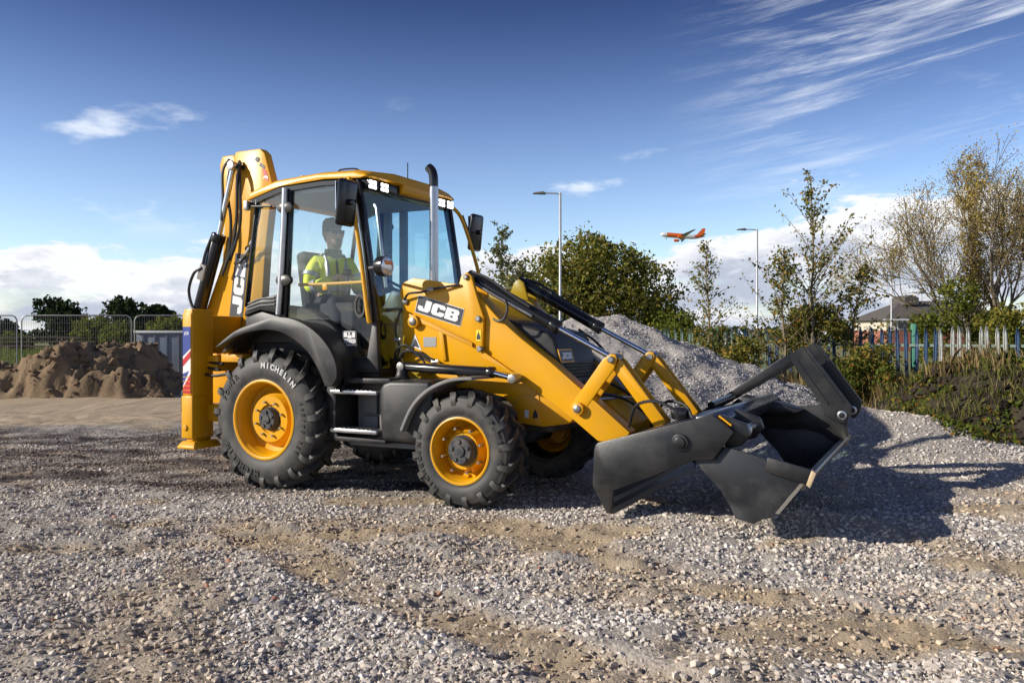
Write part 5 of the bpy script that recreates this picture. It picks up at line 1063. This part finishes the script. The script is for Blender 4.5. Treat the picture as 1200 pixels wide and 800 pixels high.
def grow(mb, p, d, length, r, lev, maxlev, rng, tips, up=0.15, spread=0.65, kids=(3, 5), gnarl=0.18, minr=0.006):
    """recursive limb: a bent tapered tube with side shoots"""
    nseg = 4 if lev < 2 else 3; pts = [Vector(p)]; dd = Vector(d).normalized()
    for i in range(nseg):
        dd = (dd + Vector((rng.gauss(0, gnarl), rng.gauss(0, gnarl), rng.gauss(0, gnarl) + up * 0.4))).normalized(); pts.append(pts[-1] + dd * length / nseg)
    rr = [max(minr, r * (1 - 0.62 * i / nseg)) for i in range(nseg + 1)]
    mb.tube(pts, rr, 7 if lev == 0 else (5 if lev < 3 else 3), cap=False)
    if lev >= maxlev:
        tips.append((pts[-1], dd)); tips.append((pts[-2], dd)); return
    nk = rng.randint(*kids)
    for k in range(nk):
        t = rng.uniform(0.35, 1.0) if k else 1.0; i = min(nseg - 1, int(t * nseg)); q = pts[i].lerp(pts[i + 1], t * nseg - i)
        ax_ = dd.orthogonal().normalized(); ax_.rotate(Quaternion(dd, rng.uniform(0, 6.283))); nd = (dd * math.cos(spread) + ax_ * math.sin(spread) * rng.uniform(0.7, 1.2) + Vector((0, 0, up))).normalized()
        grow(mb, q, nd, length * rng.uniform(0.55, 0.80), max(minr, rr[i] * 0.62), lev + 1, maxlev, rng, tips, up, spread, kids, gnarl, minr)
def bare_tree(name, loc, label, h, seed, stems, r, lm, per_tip, lsize, levels=5, up=0.16, spread=0.5, kids=(3, 4), minr=0.012, bark=None, tipspread=0.25):
    rng = random.Random(seed); o = empty(name, loc, 0, label, 'tree'); mb = MB(); tips = []
    for (dx, dy, k) in stems: grow(mb, (dx * 0.3, dy * 0.3, -0.15), (dx, dy, 1.0), h * k, r * k, 0, levels, rng, tips, up, spread, kids, 0.13, minr)
    mb.build('trunk', bark or BARK, o, fixn=False)
    g = np.random.default_rng(seed); T = np.array([tuple(t[0]) for t in tips])
    P = np.repeat(T, per_tip, 0) + g.normal(scale=tipspread, size=(len(T) * per_tip, 3)); P = P[P[:, 2] > 0.3]
    link('crown', leaf_mesh(P, lsize, g), lm, o); return o
# right: the large bare tree, its neighbour, a golden poplar, evergreen scrub under them
bare_tree('bare_tree', (22.0, 36, 0), 'large nearly bare tree with spreading limbs at the right', 3.75, 12, [(-0.85, 0, 1.0), (-0.3, 0.05, 1.05), (0.1, 0.05, 1.1), (0.55, 0.1, 0.95), (-0.15, 0.2, 1.05)], 0.18, L_GOLD, 9, 0.08, 4, 0.13, 0.52, (4, 5), 0.013, BARKP, 0.24)
bare_tree('bare_tree', (27.0, 37, 0), 'second bare tree cut off by the right edge of the picture', 4.0, 19, [(-0.35, 0, 1.0), (0.25, 0, 1.05)], 0.18, L_GOLD, 4, 0.08, 4, 0.13, 0.52, (4, 5), 0.013, BARKP, 0.24)
pop = [(0.0 + 0.2 * math.sin(i * 2.1), 0.2 * math.cos(i * 1.7), 2.6 + 0.6 * i, 0.75 - 0.035 * i, 0.7, 0.8) for i in range(12)]
tree('poplar_tree', (20.7, 37.2, 0), 'narrow golden poplar rising through the bare branches', 'tree', pop, 5200, 0.12, L_GOLD, 77, 0.14, None, 0.1, BARKP, 0.5)
for i, (x, y, w, h, lab) in enumerate([(18.7, 34, 1.9, 4.0, 'olive evergreen shrub beside the brick house'), (20.6, 33, 1.9, 3.6, 'dark green shrub under the large bare tree'), (22.4, 31, 1.6, 3.3, 'leafy shrub at the right edge behind the pale palings')]):
    tree('shrub', (x, y, 0), lab, 'shrub', lobes_round(random.Random(120 + i), 9, w, h * 0.12, h * 0.8, 0.55, 0.9), 6500, 0.15, [L_BUSH, L_OAK, L_BIRCH][i], 140 + i, 0.1, 'shrubs under the bare trees')
# saplings along the palings
def sapling(loc, label, h, seed, lm, n_b, spread, lsize, per, group=None, low=0.25, lean=0.0):
    rng = random.Random(seed); g = np.random.default_rng(seed); o = empty('sapling', loc, 0, label, 'sapling', group); mb = MB()
    st = [Vector((lean * t * t * h + rng.gauss(0, 0.03), rng.gauss(0, 0.03), h * t - 0.1 * (t == 0))) for t in np.linspace(0, 1, 9)]
    mb.tube(st, [0.035 * (1 - 0.85 * t) + 0.004 for t in np.linspace(0, 1, 9)], 6, cap=False); P = []
    for k in range(n_b):
        t = rng.uniform(low, 0.97); i = min(7, int(t * 8)); b = st[i].lerp(st[i + 1], t * 8 - i); a = rng.uniform(0, 6.283); L_ = spread * (1.12 - t) * rng.uniform(0.35, 1.45)
        d_ = Vector((math.cos(a), math.sin(a) * 0.8, rng.uniform(0.55, 1.5))).normalized(); q = [b, b + d_ * L_ * 0.5 + Vector((0, 0, 0.02)), b + d_ * L_ + Vector((0, 0, rng.uniform(-0.1, 0.1)))]
        mb.tube(q, [0.010, 0.007, 0.003], 4, cap=False)
        for m_ in range(per): P.append(tuple(q[0].lerp(q[2], rng.uniform(0.2, 1.05) ** 0.8) + Vector((rng.gauss(0, 0.045), rng.gauss(0, 0.045), rng.gauss(0, 0.045)))))
    for m_ in range(int(per * 3)): P.append(tuple(st[5].lerp(st[8], rng.uniform(0, 1.03)) + Vector((rng.gauss(0, 0.05), rng.gauss(0, 0.05), 0))))
    mb.build('stem', BARKP, o, fixn=False); link('leaves', leaf_mesh(np.array(P), lsize, g), lm, o); return o
sapling((6.15, 17.0, 0), 'tallest young birch sapling standing above the bushes by the palings', 4.75, 3, L_BIRCH, 60, 2.1, 0.075, 26, 'saplings by the palings', 0.2)
sapling((5.5, 16.8, 0), 'shorter leafy sapling just left of the tallest birch', 3.2, 4, L_BIRCH, 55, 1.2, 0.075, 24, 'saplings by the palings', 0.15)
sapling((6.9, 16.9, 0), 'arching sapling just right of the tallest birch', 2.9, 8, L_BIRCH, 55, 1.4, 0.075, 24, 'saplings by the palings', 0.1, 0.10)
sapling((4.7, 19.9, 0), 'slim birch sapling below the airliner', 3.75, 5, L_BIRCH, 50, 1.25, 0.075, 16, 'saplings by the palings', 0.2)
sapling((-0.35, 30, 0), 'pale leaved young willow left of the large oak', 5.5, 6, L_PALE, 70, 1.9, 0.13, 16, 'saplings by the palings', 0.35)
sapling((0.4, 31, 0), 'low pale willow shoot against the left side of the oak', 4.0, 16, L_PALE, 50, 1.7, 0.13, 12, 'saplings by the palings', 0.3)
for i, (x, y, w, h, lm, nl, lab) in enumerate([(6.0, 16.6, 1.5, 2.6, L_BIRCH, 13000, 'thick autumn bush at the foot of the tallest sapling'), (6.8, 15.7, 0.95, 1.15, L_WEED, 5200, 'bramble bush behind the raised forks'), (4.5, 18.7, 0.9, 1.7, L_BIRCH, 4200, 'thin bush at the foot of the slim birch'), (3.5, 21.5, 1.0, 1.9, L_BUSH, 2600, 'green bush at the left end of the palings'), (7.8, 15.2, 0.55, 0.75, L_WEED, 1800, 'reddish bramble in front of the blue palings'), (9.6, 15.8, 0.9, 1.7, L_BUSH, 2600, 'leafy bush behind the rightmost palings')]):
    tree('bramble_bush' if lm is L_WEED else 'leafy_bush', (x, y, 0), lab, 'bush', lobes_round(random.Random(200 + i), 11, w, h * 0.12, h * 0.85, 0.22, 0.42), nl, 0.068, lm, 220 + i, 0.03, 'bushes along the palings', 0.15, None, 0.55)

def blades(name, n, area, h0, h1, lm, seed, zf, wid=0.012, bendy=0.35):
    """thin upright stalks, one mass"""
    g = np.random.default_rng(seed); x, y = area(g, n); n = len(x); z = zf(x, y); h = g.uniform(h0, h1, n); a = g.uniform(0, 6.283, n); b = g.uniform(0, 6.283, n); k = h * bendy * g.uniform(0.1, 1, n)
    wx, wy = np.cos(a) * wid * 0.5, np.sin(a) * wid * 0.5; P0 = np.stack([x, y, z - 0.02], 1); W = np.stack([wx, wy, x * 0], 1); B = np.stack([np.cos(b) * k, np.sin(b) * k, h], 1); Mid = np.stack([np.cos(b) * k * 0.3, np.sin(b) * k * 0.3, h * 0.55], 1)
    V = np.stack([P0 - W, P0 + W, P0 + Mid + W * 0.8, P0 + B, P0 + Mid - W * 0.8], 1).reshape(-1, 3); F = np.arange(5 * n).reshape(n, 5)
    o = link(name, fast_mesh(name, V, F), lm); setp(o, kind='stuff'); return o
def along(g, n):
    t = g.uniform(-0.1, 1.15, n); off = g.normal(-0.55, 0.5, n); return 3.4 + 5.88 * t + 0.65 * off * 1.0, 20 - 5 * t + 0.76 * off
blades('dry_weeds', 13000, along, 0.3, 0.92, L_DRY, 1, height, 0.014)
def on_mound(g, n): return g.uniform(5.6, 11.5, n), g.uniform(10.8, 14.6, n)
def mound_clump(g, n):
    x, y = g.uniform(4.9, 11.6, n * 4), g.uniform(9.2, 14.0, n * 4); k = fbm(x * 0.8, y * 0.8, 4, 14) > 0.12; return x[k][:n], y[k][:n]
def mz(x, y): return np.maximum(soil_h(x, y), height(x, y))
gg = np.random.default_rng(9); mx_, my_ = mound_clump(gg, 9000); 
P = np.stack([mx_, my_, mz(mx_, my_) + gg.uniform(0.0, 0.08, len(mx_))], 1)
wd = link('mound_weeds', leaf_mesh(P, 0.062, gg, np.tile([0, 0, 1.0], (len(P), 1)), 0.3), L_WEED); setp(wd, kind='stuff')
def field(g, n):
    y = 30 + 60 * g.uniform(0, 1, n) ** 1.7; return -y * g.uniform(0.40, 0.66, n), y
blades('meadow_grass', 14000, field, 0.15, 0.45, leaf_mat('grass_blades', [(0, (0.07, 0.11, 0.02)), (0.6, (0.11, 0.15, 0.03)), (1, (0.22, 0.20, 0.06))]), 4, height, 0.05)
def foot(g, n):
    x, y = g.uniform(4.6, 8.8, n * 5), g.uniform(10.4, 15.2, n * 5); k = fbm(x * 0.7, y * 0.7, 3, 33) + 0.25 * (y - 13.0) > 0.1; return x[k][:n], y[k][:n]
def mound_grass(g, n):
    x, y = g.uniform(4.9, 11.4, n * 4), g.uniform(9.2, 13.8, n * 4); k = fbm(x * 0.7 + 5, y * 0.7, 4, 27) > 0.12; return x[k][:n], y[k][:n]
blades('mound_grass', 5000, mound_grass, 0.05, 0.24, leaf_mat('mound_grass_blades', [(0, (0.07, 0.09, 0.02)), (0.5, (0.14, 0.16, 0.035)), (1, (0.30, 0.24, 0.10))]), 16, mz, 0.012, 0.8)
blades('rough_grass', 4500, foot, 0.08, 0.4, L_DRY, 6, mz, 0.012, 0.7)

# ------------------------------------------------------------------ fences
GALV = mat('galvanised', (0.22, 0.225, 0.23), 0.45, metal=0.6, var=0.15)
def mesh_panel(x0, y0, x1, y1, label):
    L_ = math.hypot(x1 - x0, y1 - y0); o = empty('mesh_fence_panel', (x0, y0, 0), math.atan2(y1 - y0, x1 - x0), label, 'fence', 'temporary mesh fence panels'); H = 2.12; r = 0.022; c = 0.16
    pts = [(0, 0, 0.1), (0, 0, H - c), (0.05, 0, H - 0.05), (c, 0, H), (L_ - c, 0, H), (L_ - 0.05, 0, H - 0.05), (L_, 0, H - c), (L_, 0, 0.1)]
    MB().tube(pts, r, 8).build('tube_frame', GALV, o); MB().tube([(0, 0, 0.2), (L_, 0, 0.2)], r, 8).build('lower_rail', GALV, o)
    w = MB()
    for k in range(1, int(L_ / 0.075)): w.tube([(k * 0.075, 0, 0.2), (k * 0.075, 0, H)], 0.0035, 3, cap=False)
    for k in range(1, 8): w.tube([(0, 0, 0.2 + k * 0.24), (L_, 0, 0.2 + k * 0.24)], 0.0035, 3, cap=False)
    w.build('wire_mesh', GALV, o, fixn=False)
    for x in (0, L_): MB().box(x - 0.35, x + 0.35, -0.11, 0.11, 0, 0.13).build('fence_foot', DKMETAL, o, bevel=0.02)
mesh_panel(-19.0, 26.3, -15.55, 26.0, 'mesh fence panel cut off by the left edge of the picture')
mesh_panel(-15.40, 26.0, -11.95, 26.0, 'middle mesh fence panel behind the sand heap')
mesh_panel(-11.85, 26.0, -8.40, 26.3, 'mesh fence panel beside the blue container')
WOOD = mat('fence_timber', (0.065, 0.04, 0.026), 0.9, var=0.3, vscale=5)
rf_ = empty('rail_fence', (-62, 75, 0), 0, 'dark wooden post and rail fence across the green field', 'fence')
pst = MB().box(-0.08, 0.08, -0.06, 0.06, -0.1, 1.55).build('post', WOOD, rf_); pst.location = (0, 0, 0)
rl = MB().box(0, 2.6, -0.10, -0.062, -0.07, 0.07).build('rail', WOOD, rf_); rl.location = (0, 0, 1.35)
for k in range(0, 16):
    if k: q = copy_of(pst, rf_); q.location = (2.6 * k, 0, 0)
    for j, z in enumerate((1.35, 0.95, 0.55)):
        if k or j: q = copy_of(rl, rf_); q.location = (2.6 * k, 0, z + 0.012 * ((k * 7 + j * 3) % 5 - 2))
# palisade fence
PALW = mat('palisade_white', (0.40, 0.42, 0.40), 0.7, var=0.3, vscale=9, dirt=((0.16, 0.13, 0.09), 0.6, 7)); PALB = mat('palisade_blue', (0.035, 0.075, 0.15), 0.6, var=0.3, vscale=9); PALG = mat('palisade_green', (0.02, 0.16, 0.10), 0.6, var=0.2); PALT = mat('palisade_teal', (0.16, 0.22, 0.18), 0.65, var=0.3, vscale=9)
p0, p1 = Vector((2.6, 20.68, 0)), Vector((10.7, 13.79, 0)); fa = math.atan2(p1.y - p0.y, p1.x - p0.x); fl_ = (p1 - p0).length
pf = empty('palisade_fence', p0, fa, 'weathered steel palisade fence with white, blue and green pales', 'fence')
def pale_mesh(m):
    b = MB(); sec = [(-0.035, 0.0), (-0.035, -0.012), (-0.02, -0.024), (-0.008, -0.008), (0.008, -0.008), (0.02, -0.024), (0.035, -0.012), (0.035, 0.0)]; n_ = len(sec)
    V = []; F = []
    for z, k, o_ in ((-0.05, 1, 0), (1.42, 1, 0), (1.52, 1.0, 0.0), (1.66, 0.12, -0.05)):
        for (x, y) in sec: V.append((x * k, y + (o_ if z > 1.6 else 0), z))
    for j in range(3):
        for i in range(n_): F.append((j * n_ + i, j * n_ + (i + 1) % n_, (j + 1) * n_ + (i + 1) % n_, (j + 1) * n_ + i))
    b.add(V, F); return b.build('pale', m, pf)
kinds = {}; rp = random.Random(8); n_p = int(fl_ / 0.155)
for k in range(n_p):
    x = 0.155 * k; wx = p0.x + math.cos(fa) * x; px = 600 + 970 * wx / (p0.y + math.sin(fa) * x)
    key = 'T' if px < 900 else ('B' if px < 1100 else 'W')
    if rp.random() < 0.12: key = rp.choice('TWB')
    if key not in kinds: q = pale_mesh({'T': PALT, 'B': PALB, 'W': PALW}[key]); kinds[key] = q
    else: q = copy_of(kinds[key], pf)
    q.location = (x, -0.05, rp.uniform(-0.03, 0.03)); q.rotation_euler = (rp.gauss(0, 0.012), rp.gauss(0, 0.022), 0)
for z in (0.35, 1.30): MB().box(0, fl_, -0.046, -0.0, z - 0.025, z + 0.025).build('fence_rail', PALT, pf)
for k in range(5): MB().box(2.1 * k + 0.55, 2.1 * k + 0.65, 0.004, 0.09, -0.1, 1.72).build('fence_post', PALG, pf, bevel=0.008)

# ------------------------------------------------------------------ street lamps
LAMPM = mat('lamp_column', (0.45, 0.46, 0.46), 0.5, metal=0.4, var=0.1)
def lamp(px, d, h, label, arm_l):
    x = (px - 600) / 970 * d; o = empty('street_lamp', (x, d, 0), 0, label, 'street lamp', 'street lamps beyond the site')
    MB().tube([(0, 0, -0.2), (0, 0, 1.4), (0, 0, 1.45), (0, 0, h)], [0.11, 0.11, 0.075, 0.06], 10).build('column', LAMPM, o)
    MB().tube([(0, 0, h - 0.12), (-0.15, 0, h - 0.04), (-arm_l, 0, h - 0.02)], 0.035, 8).build('arm', LAMPM, o)
    hd = MB(); hd.prism([(-arm_l + 0.05, h - 0.02), (-arm_l - 0.1, h + 0.05), (-arm_l - 0.55, h + 0.0), (-arm_l - 0.62, h - 0.06), (-arm_l + 0.02, h - 0.09)], -0.14, 0.14); hd.build('lamp_head', GREY, o, bevel=0.02)
lamp(656.5, 41, 8.55, 'street lamp rising in front of the large oak', 0.75)
lamp(769, 62, 7.0, 'short street lamp against the right edge of the oak', 0.8)
lamp(887, 55, 8.55, 'street lamp between the two birch saplings', 0.75)
lamp(1044.5, 78, 8.6, 'street lamp in front of the brick house', 0.9)
cp = MB(); cpo = empty('camera_mast', (48.5, 98, 0), 0, 'thin pale mast beside the shrub right of the brick house', 'mast')
MB().tube([(0, 0, -0.2), (0, 0, 6.6)], [0.09, 0.06], 8).build('column', LAMPM, cpo); MB().box(-0.3, 0.3, -0.1, 0.1, 6.5, 6.65).build('head', GREY, cpo)
# ------------------------------------------------------------------ house
BRICK = mat('brick_wall', (0.30, 0.115, 0.075), 0.85, var=0.25, vscale=3); CREAM = mat('cream_render', (0.55, 0.50, 0.40), 0.8, var=0.08); SLATE = mat('roof_tiles', (0.10, 0.088, 0.078), 0.8, var=0.3, vscale=2)
WGLS = mat('house_glass', (0.03, 0.04, 0.05), 0.08)
hs = empty('brick_house', (36.2, 80, 0), 0, 'red brick house with a cream band and dark hipped roof', 'house')
MB().box(0, 12, 0, 8, -0.2, 2.0).build('brick_wall', BRICK, hs); MB().box(-0.03, 12.03, -0.03, 8.03, 2.0, 3.05).build('cream_band', CREAM, hs)
rfh = MB(); rfh.add([(-0.5, -0.5, 3.0), (12.5, -0.5, 3.0), (12.5, 8.5, 3.0), (-0.5, 8.5, 3.0), (3.2, 4, 5.0), (9, 4, 5.0)], [(0, 1, 5, 4), (1, 2, 5), (2, 3, 4, 5), (3, 0, 4), (3, 2, 1, 0)]); rr_ = rfh.build('roof', SLATE, hs)
MB().prism([(2.9, 4.55), (4.3, 4.55), (4.3, 5.25), (3.6, 5.55), (2.9, 5.25)], 2.4, 5.6).build('roof_gablet', SLATE, rr_)
MB().box(-0.55, 12.55, -0.56, -0.50, 2.93, 3.08).build('gutter', WHITE, rr_)
for x in (1.0, 3.2, 5.4): 
    w = MB().box(x, x + 1.3, -0.09, -0.05, 2.1, 2.85).build('window', WHITE, hs); MB().box(x + 0.08, x + 0.62, -0.10, -0.092, 2.17, 2.78).build('pane', WGLS, w); MB().box(x + 0.68, x + 1.22, -0.10, -0.092, 2.17, 2.78).build('pane', WGLS, w)
dr = MB().box(2.35, 3.15, -0.08, -0.02, -0.1, 1.95).build('door', WHITE, hs); MB().box(2.5, 3.0, -0.09, -0.082, 1.0, 1.7).build('pane', WGLS, dr)
MB().box(4.4, 5.6, -0.08, -0.02, 2.2, 2.6).build('sign_board', BLUE, hs) if False else None
# ------------------------------------------------------------------ blue container behind the sand heap
cn = empty('site_container', (-12.85, 28.3, 0), R(2), 'blue grey steel container behind the sand heap', 'container')
CONT = mat('container_paint', (0.11, 0.145, 0.20), 0.5, var=0.15, vscale=2, dirt=((0.18, 0.10, 0.07), 0.45, 1.5))
MB().box(0, 2.6, 0, 3.5, 0.1, 1.58).build('body', CONT, cn, bevel=0.02)
for k in range(6): MB().box(0.2 + 0.4 * k, 0.26 + 0.4 * k, -0.03, 0.0, 0.15, 1.5).build('rib', CONT, cn)
MB().box(-0.06, 2.66, -0.07, 0.06, 1.58, 1.66).build('top_rim', mat('rim_white', (0.62, 0.63, 0.64), 0.5), cn, bevel=0.01)
MB().box(0.1, 2.5, 0.3, 3.3, 0.0, 0.1).build('skid', DKMETAL, cn)

# ------------------------------------------------------------------ airliner
ORG = mat('airliner_orange', (0.85, 0.16, 0.02), 0.35); AWH = mat('airliner_white', (0.78, 0.78, 0.79), 0.35); AGR = mat('airliner_grey', (0.25, 0.27, 0.30), 0.4)
ap = empty('airliner', (140, 680, 83), 0, 'orange and white airliner with its wheels down in the sky', 'airliner')
ap.rotation_euler = (R(-9), R(4), R(4))
def sec(x0, x1, m, nm, par):
    X = np.linspace(x0, x1, 14); prof = []
    for x in X:
        r = 2.0
        if x < -14: r = 2.0 * math.sqrt(max(0.0, 1 - ((-14 - x) / 4.6) ** 2)) + 0.01
        if x > 8: r = 2.0 * (1 - ((x - 8) / 11.2) ** 1.3 * 0.9)
        up_ = 0.12 * max(0, x - 8)
        prof.append((Vector((x, 0, up_)), r))
    return MB().tube([p for p, r in prof], [r for p, r in prof], 18).build(nm, m, par)
sec(-18.6, -13.2, AWH, 'nose_section', ap); sec(-13.2, 1.5, ORG, 'orange_fuselage', ap); sec(1.5, 10, AWH, 'white_fuselage', ap); sec(10, 18.8, ORG, 'tail_section', ap)
MB().tube([(-13.0, 0, -0.55), (-8, 0, -0.62), (1.4, 0, -0.62)], [1.5, 1.5, 1.5], 14).build('belly_fairing', AWH, ap)
def wing(sg, y0, y1, c0, c1, x0, sweep, dih, z, th, nm, m):
    b = MB(); V = []
    for (y, c, x, zz) in ((y0, c0, x0, z), (y1, c1, x0 + sweep, z + dih)):
        V += [(x, sg * y, zz), (x + c * 0.35, sg * y, zz + th * c), (x + c, sg * y, zz), (x + c * 0.35, sg * y, zz - th * c * 0.5)]
    b.add(V, [(0, 1, 2, 3), (7, 6, 5, 4)] + [(i, (i + 1) % 4, (i + 1) % 4 + 4, i + 4) for i in range(4)]); return b.build(nm, m, ap)
for sg in (-1, 1):
    w_ = wing(sg, 1.5, 17, 6.5, 1.6, -5, 9.5, 2.2, -1.0, 0.06, 'wing', AGR)
    wing(sg, 0.5, 6.2, 3.4, 1.4, 13.5, 3.2, 0.7, 1.1, 0.05, 'tailplane', AGR)
    e = MB(); e.tube([(-5.6, sg * 5.8, -2.4), (-4.8, sg * 5.8, -2.4), (-2.5, sg * 5.8, -2.4), (-1.0, sg * 5.8, -2.3)], [0.95, 1.15, 1.1, 0.6], 16); e.build('engine', ORG, ap)
    MB().tube([(0.5, sg * 3.6, -1.0), (0.5, sg * 3.6, -3.2)], 0.2, 8).build('gear_leg', AGR, ap); MB().tube([(0.5, sg * 3.3, -3.3), (0.5, sg * 3.9, -3.3)], 0.65, 14).build('gear_wheel', RUB, ap)
fn_ = MB(); fn_.prism([(11.5, 1.9), (16.6, 8.0), (19.0, 8.0), (18.0, 2.0)], -0.25, 0.25); fn_.build('fin', ORG, ap)
MB().tube([(-13.5, 0, -1.5), (-13.5, 0, -3.2)], 0.15, 8).build('gear_leg', AGR, ap); MB().tube([(-13.5, -0.3, -3.2), (-13.5, 0.3, -3.2)], 0.45, 12).build('gear_wheel', RUB, ap)
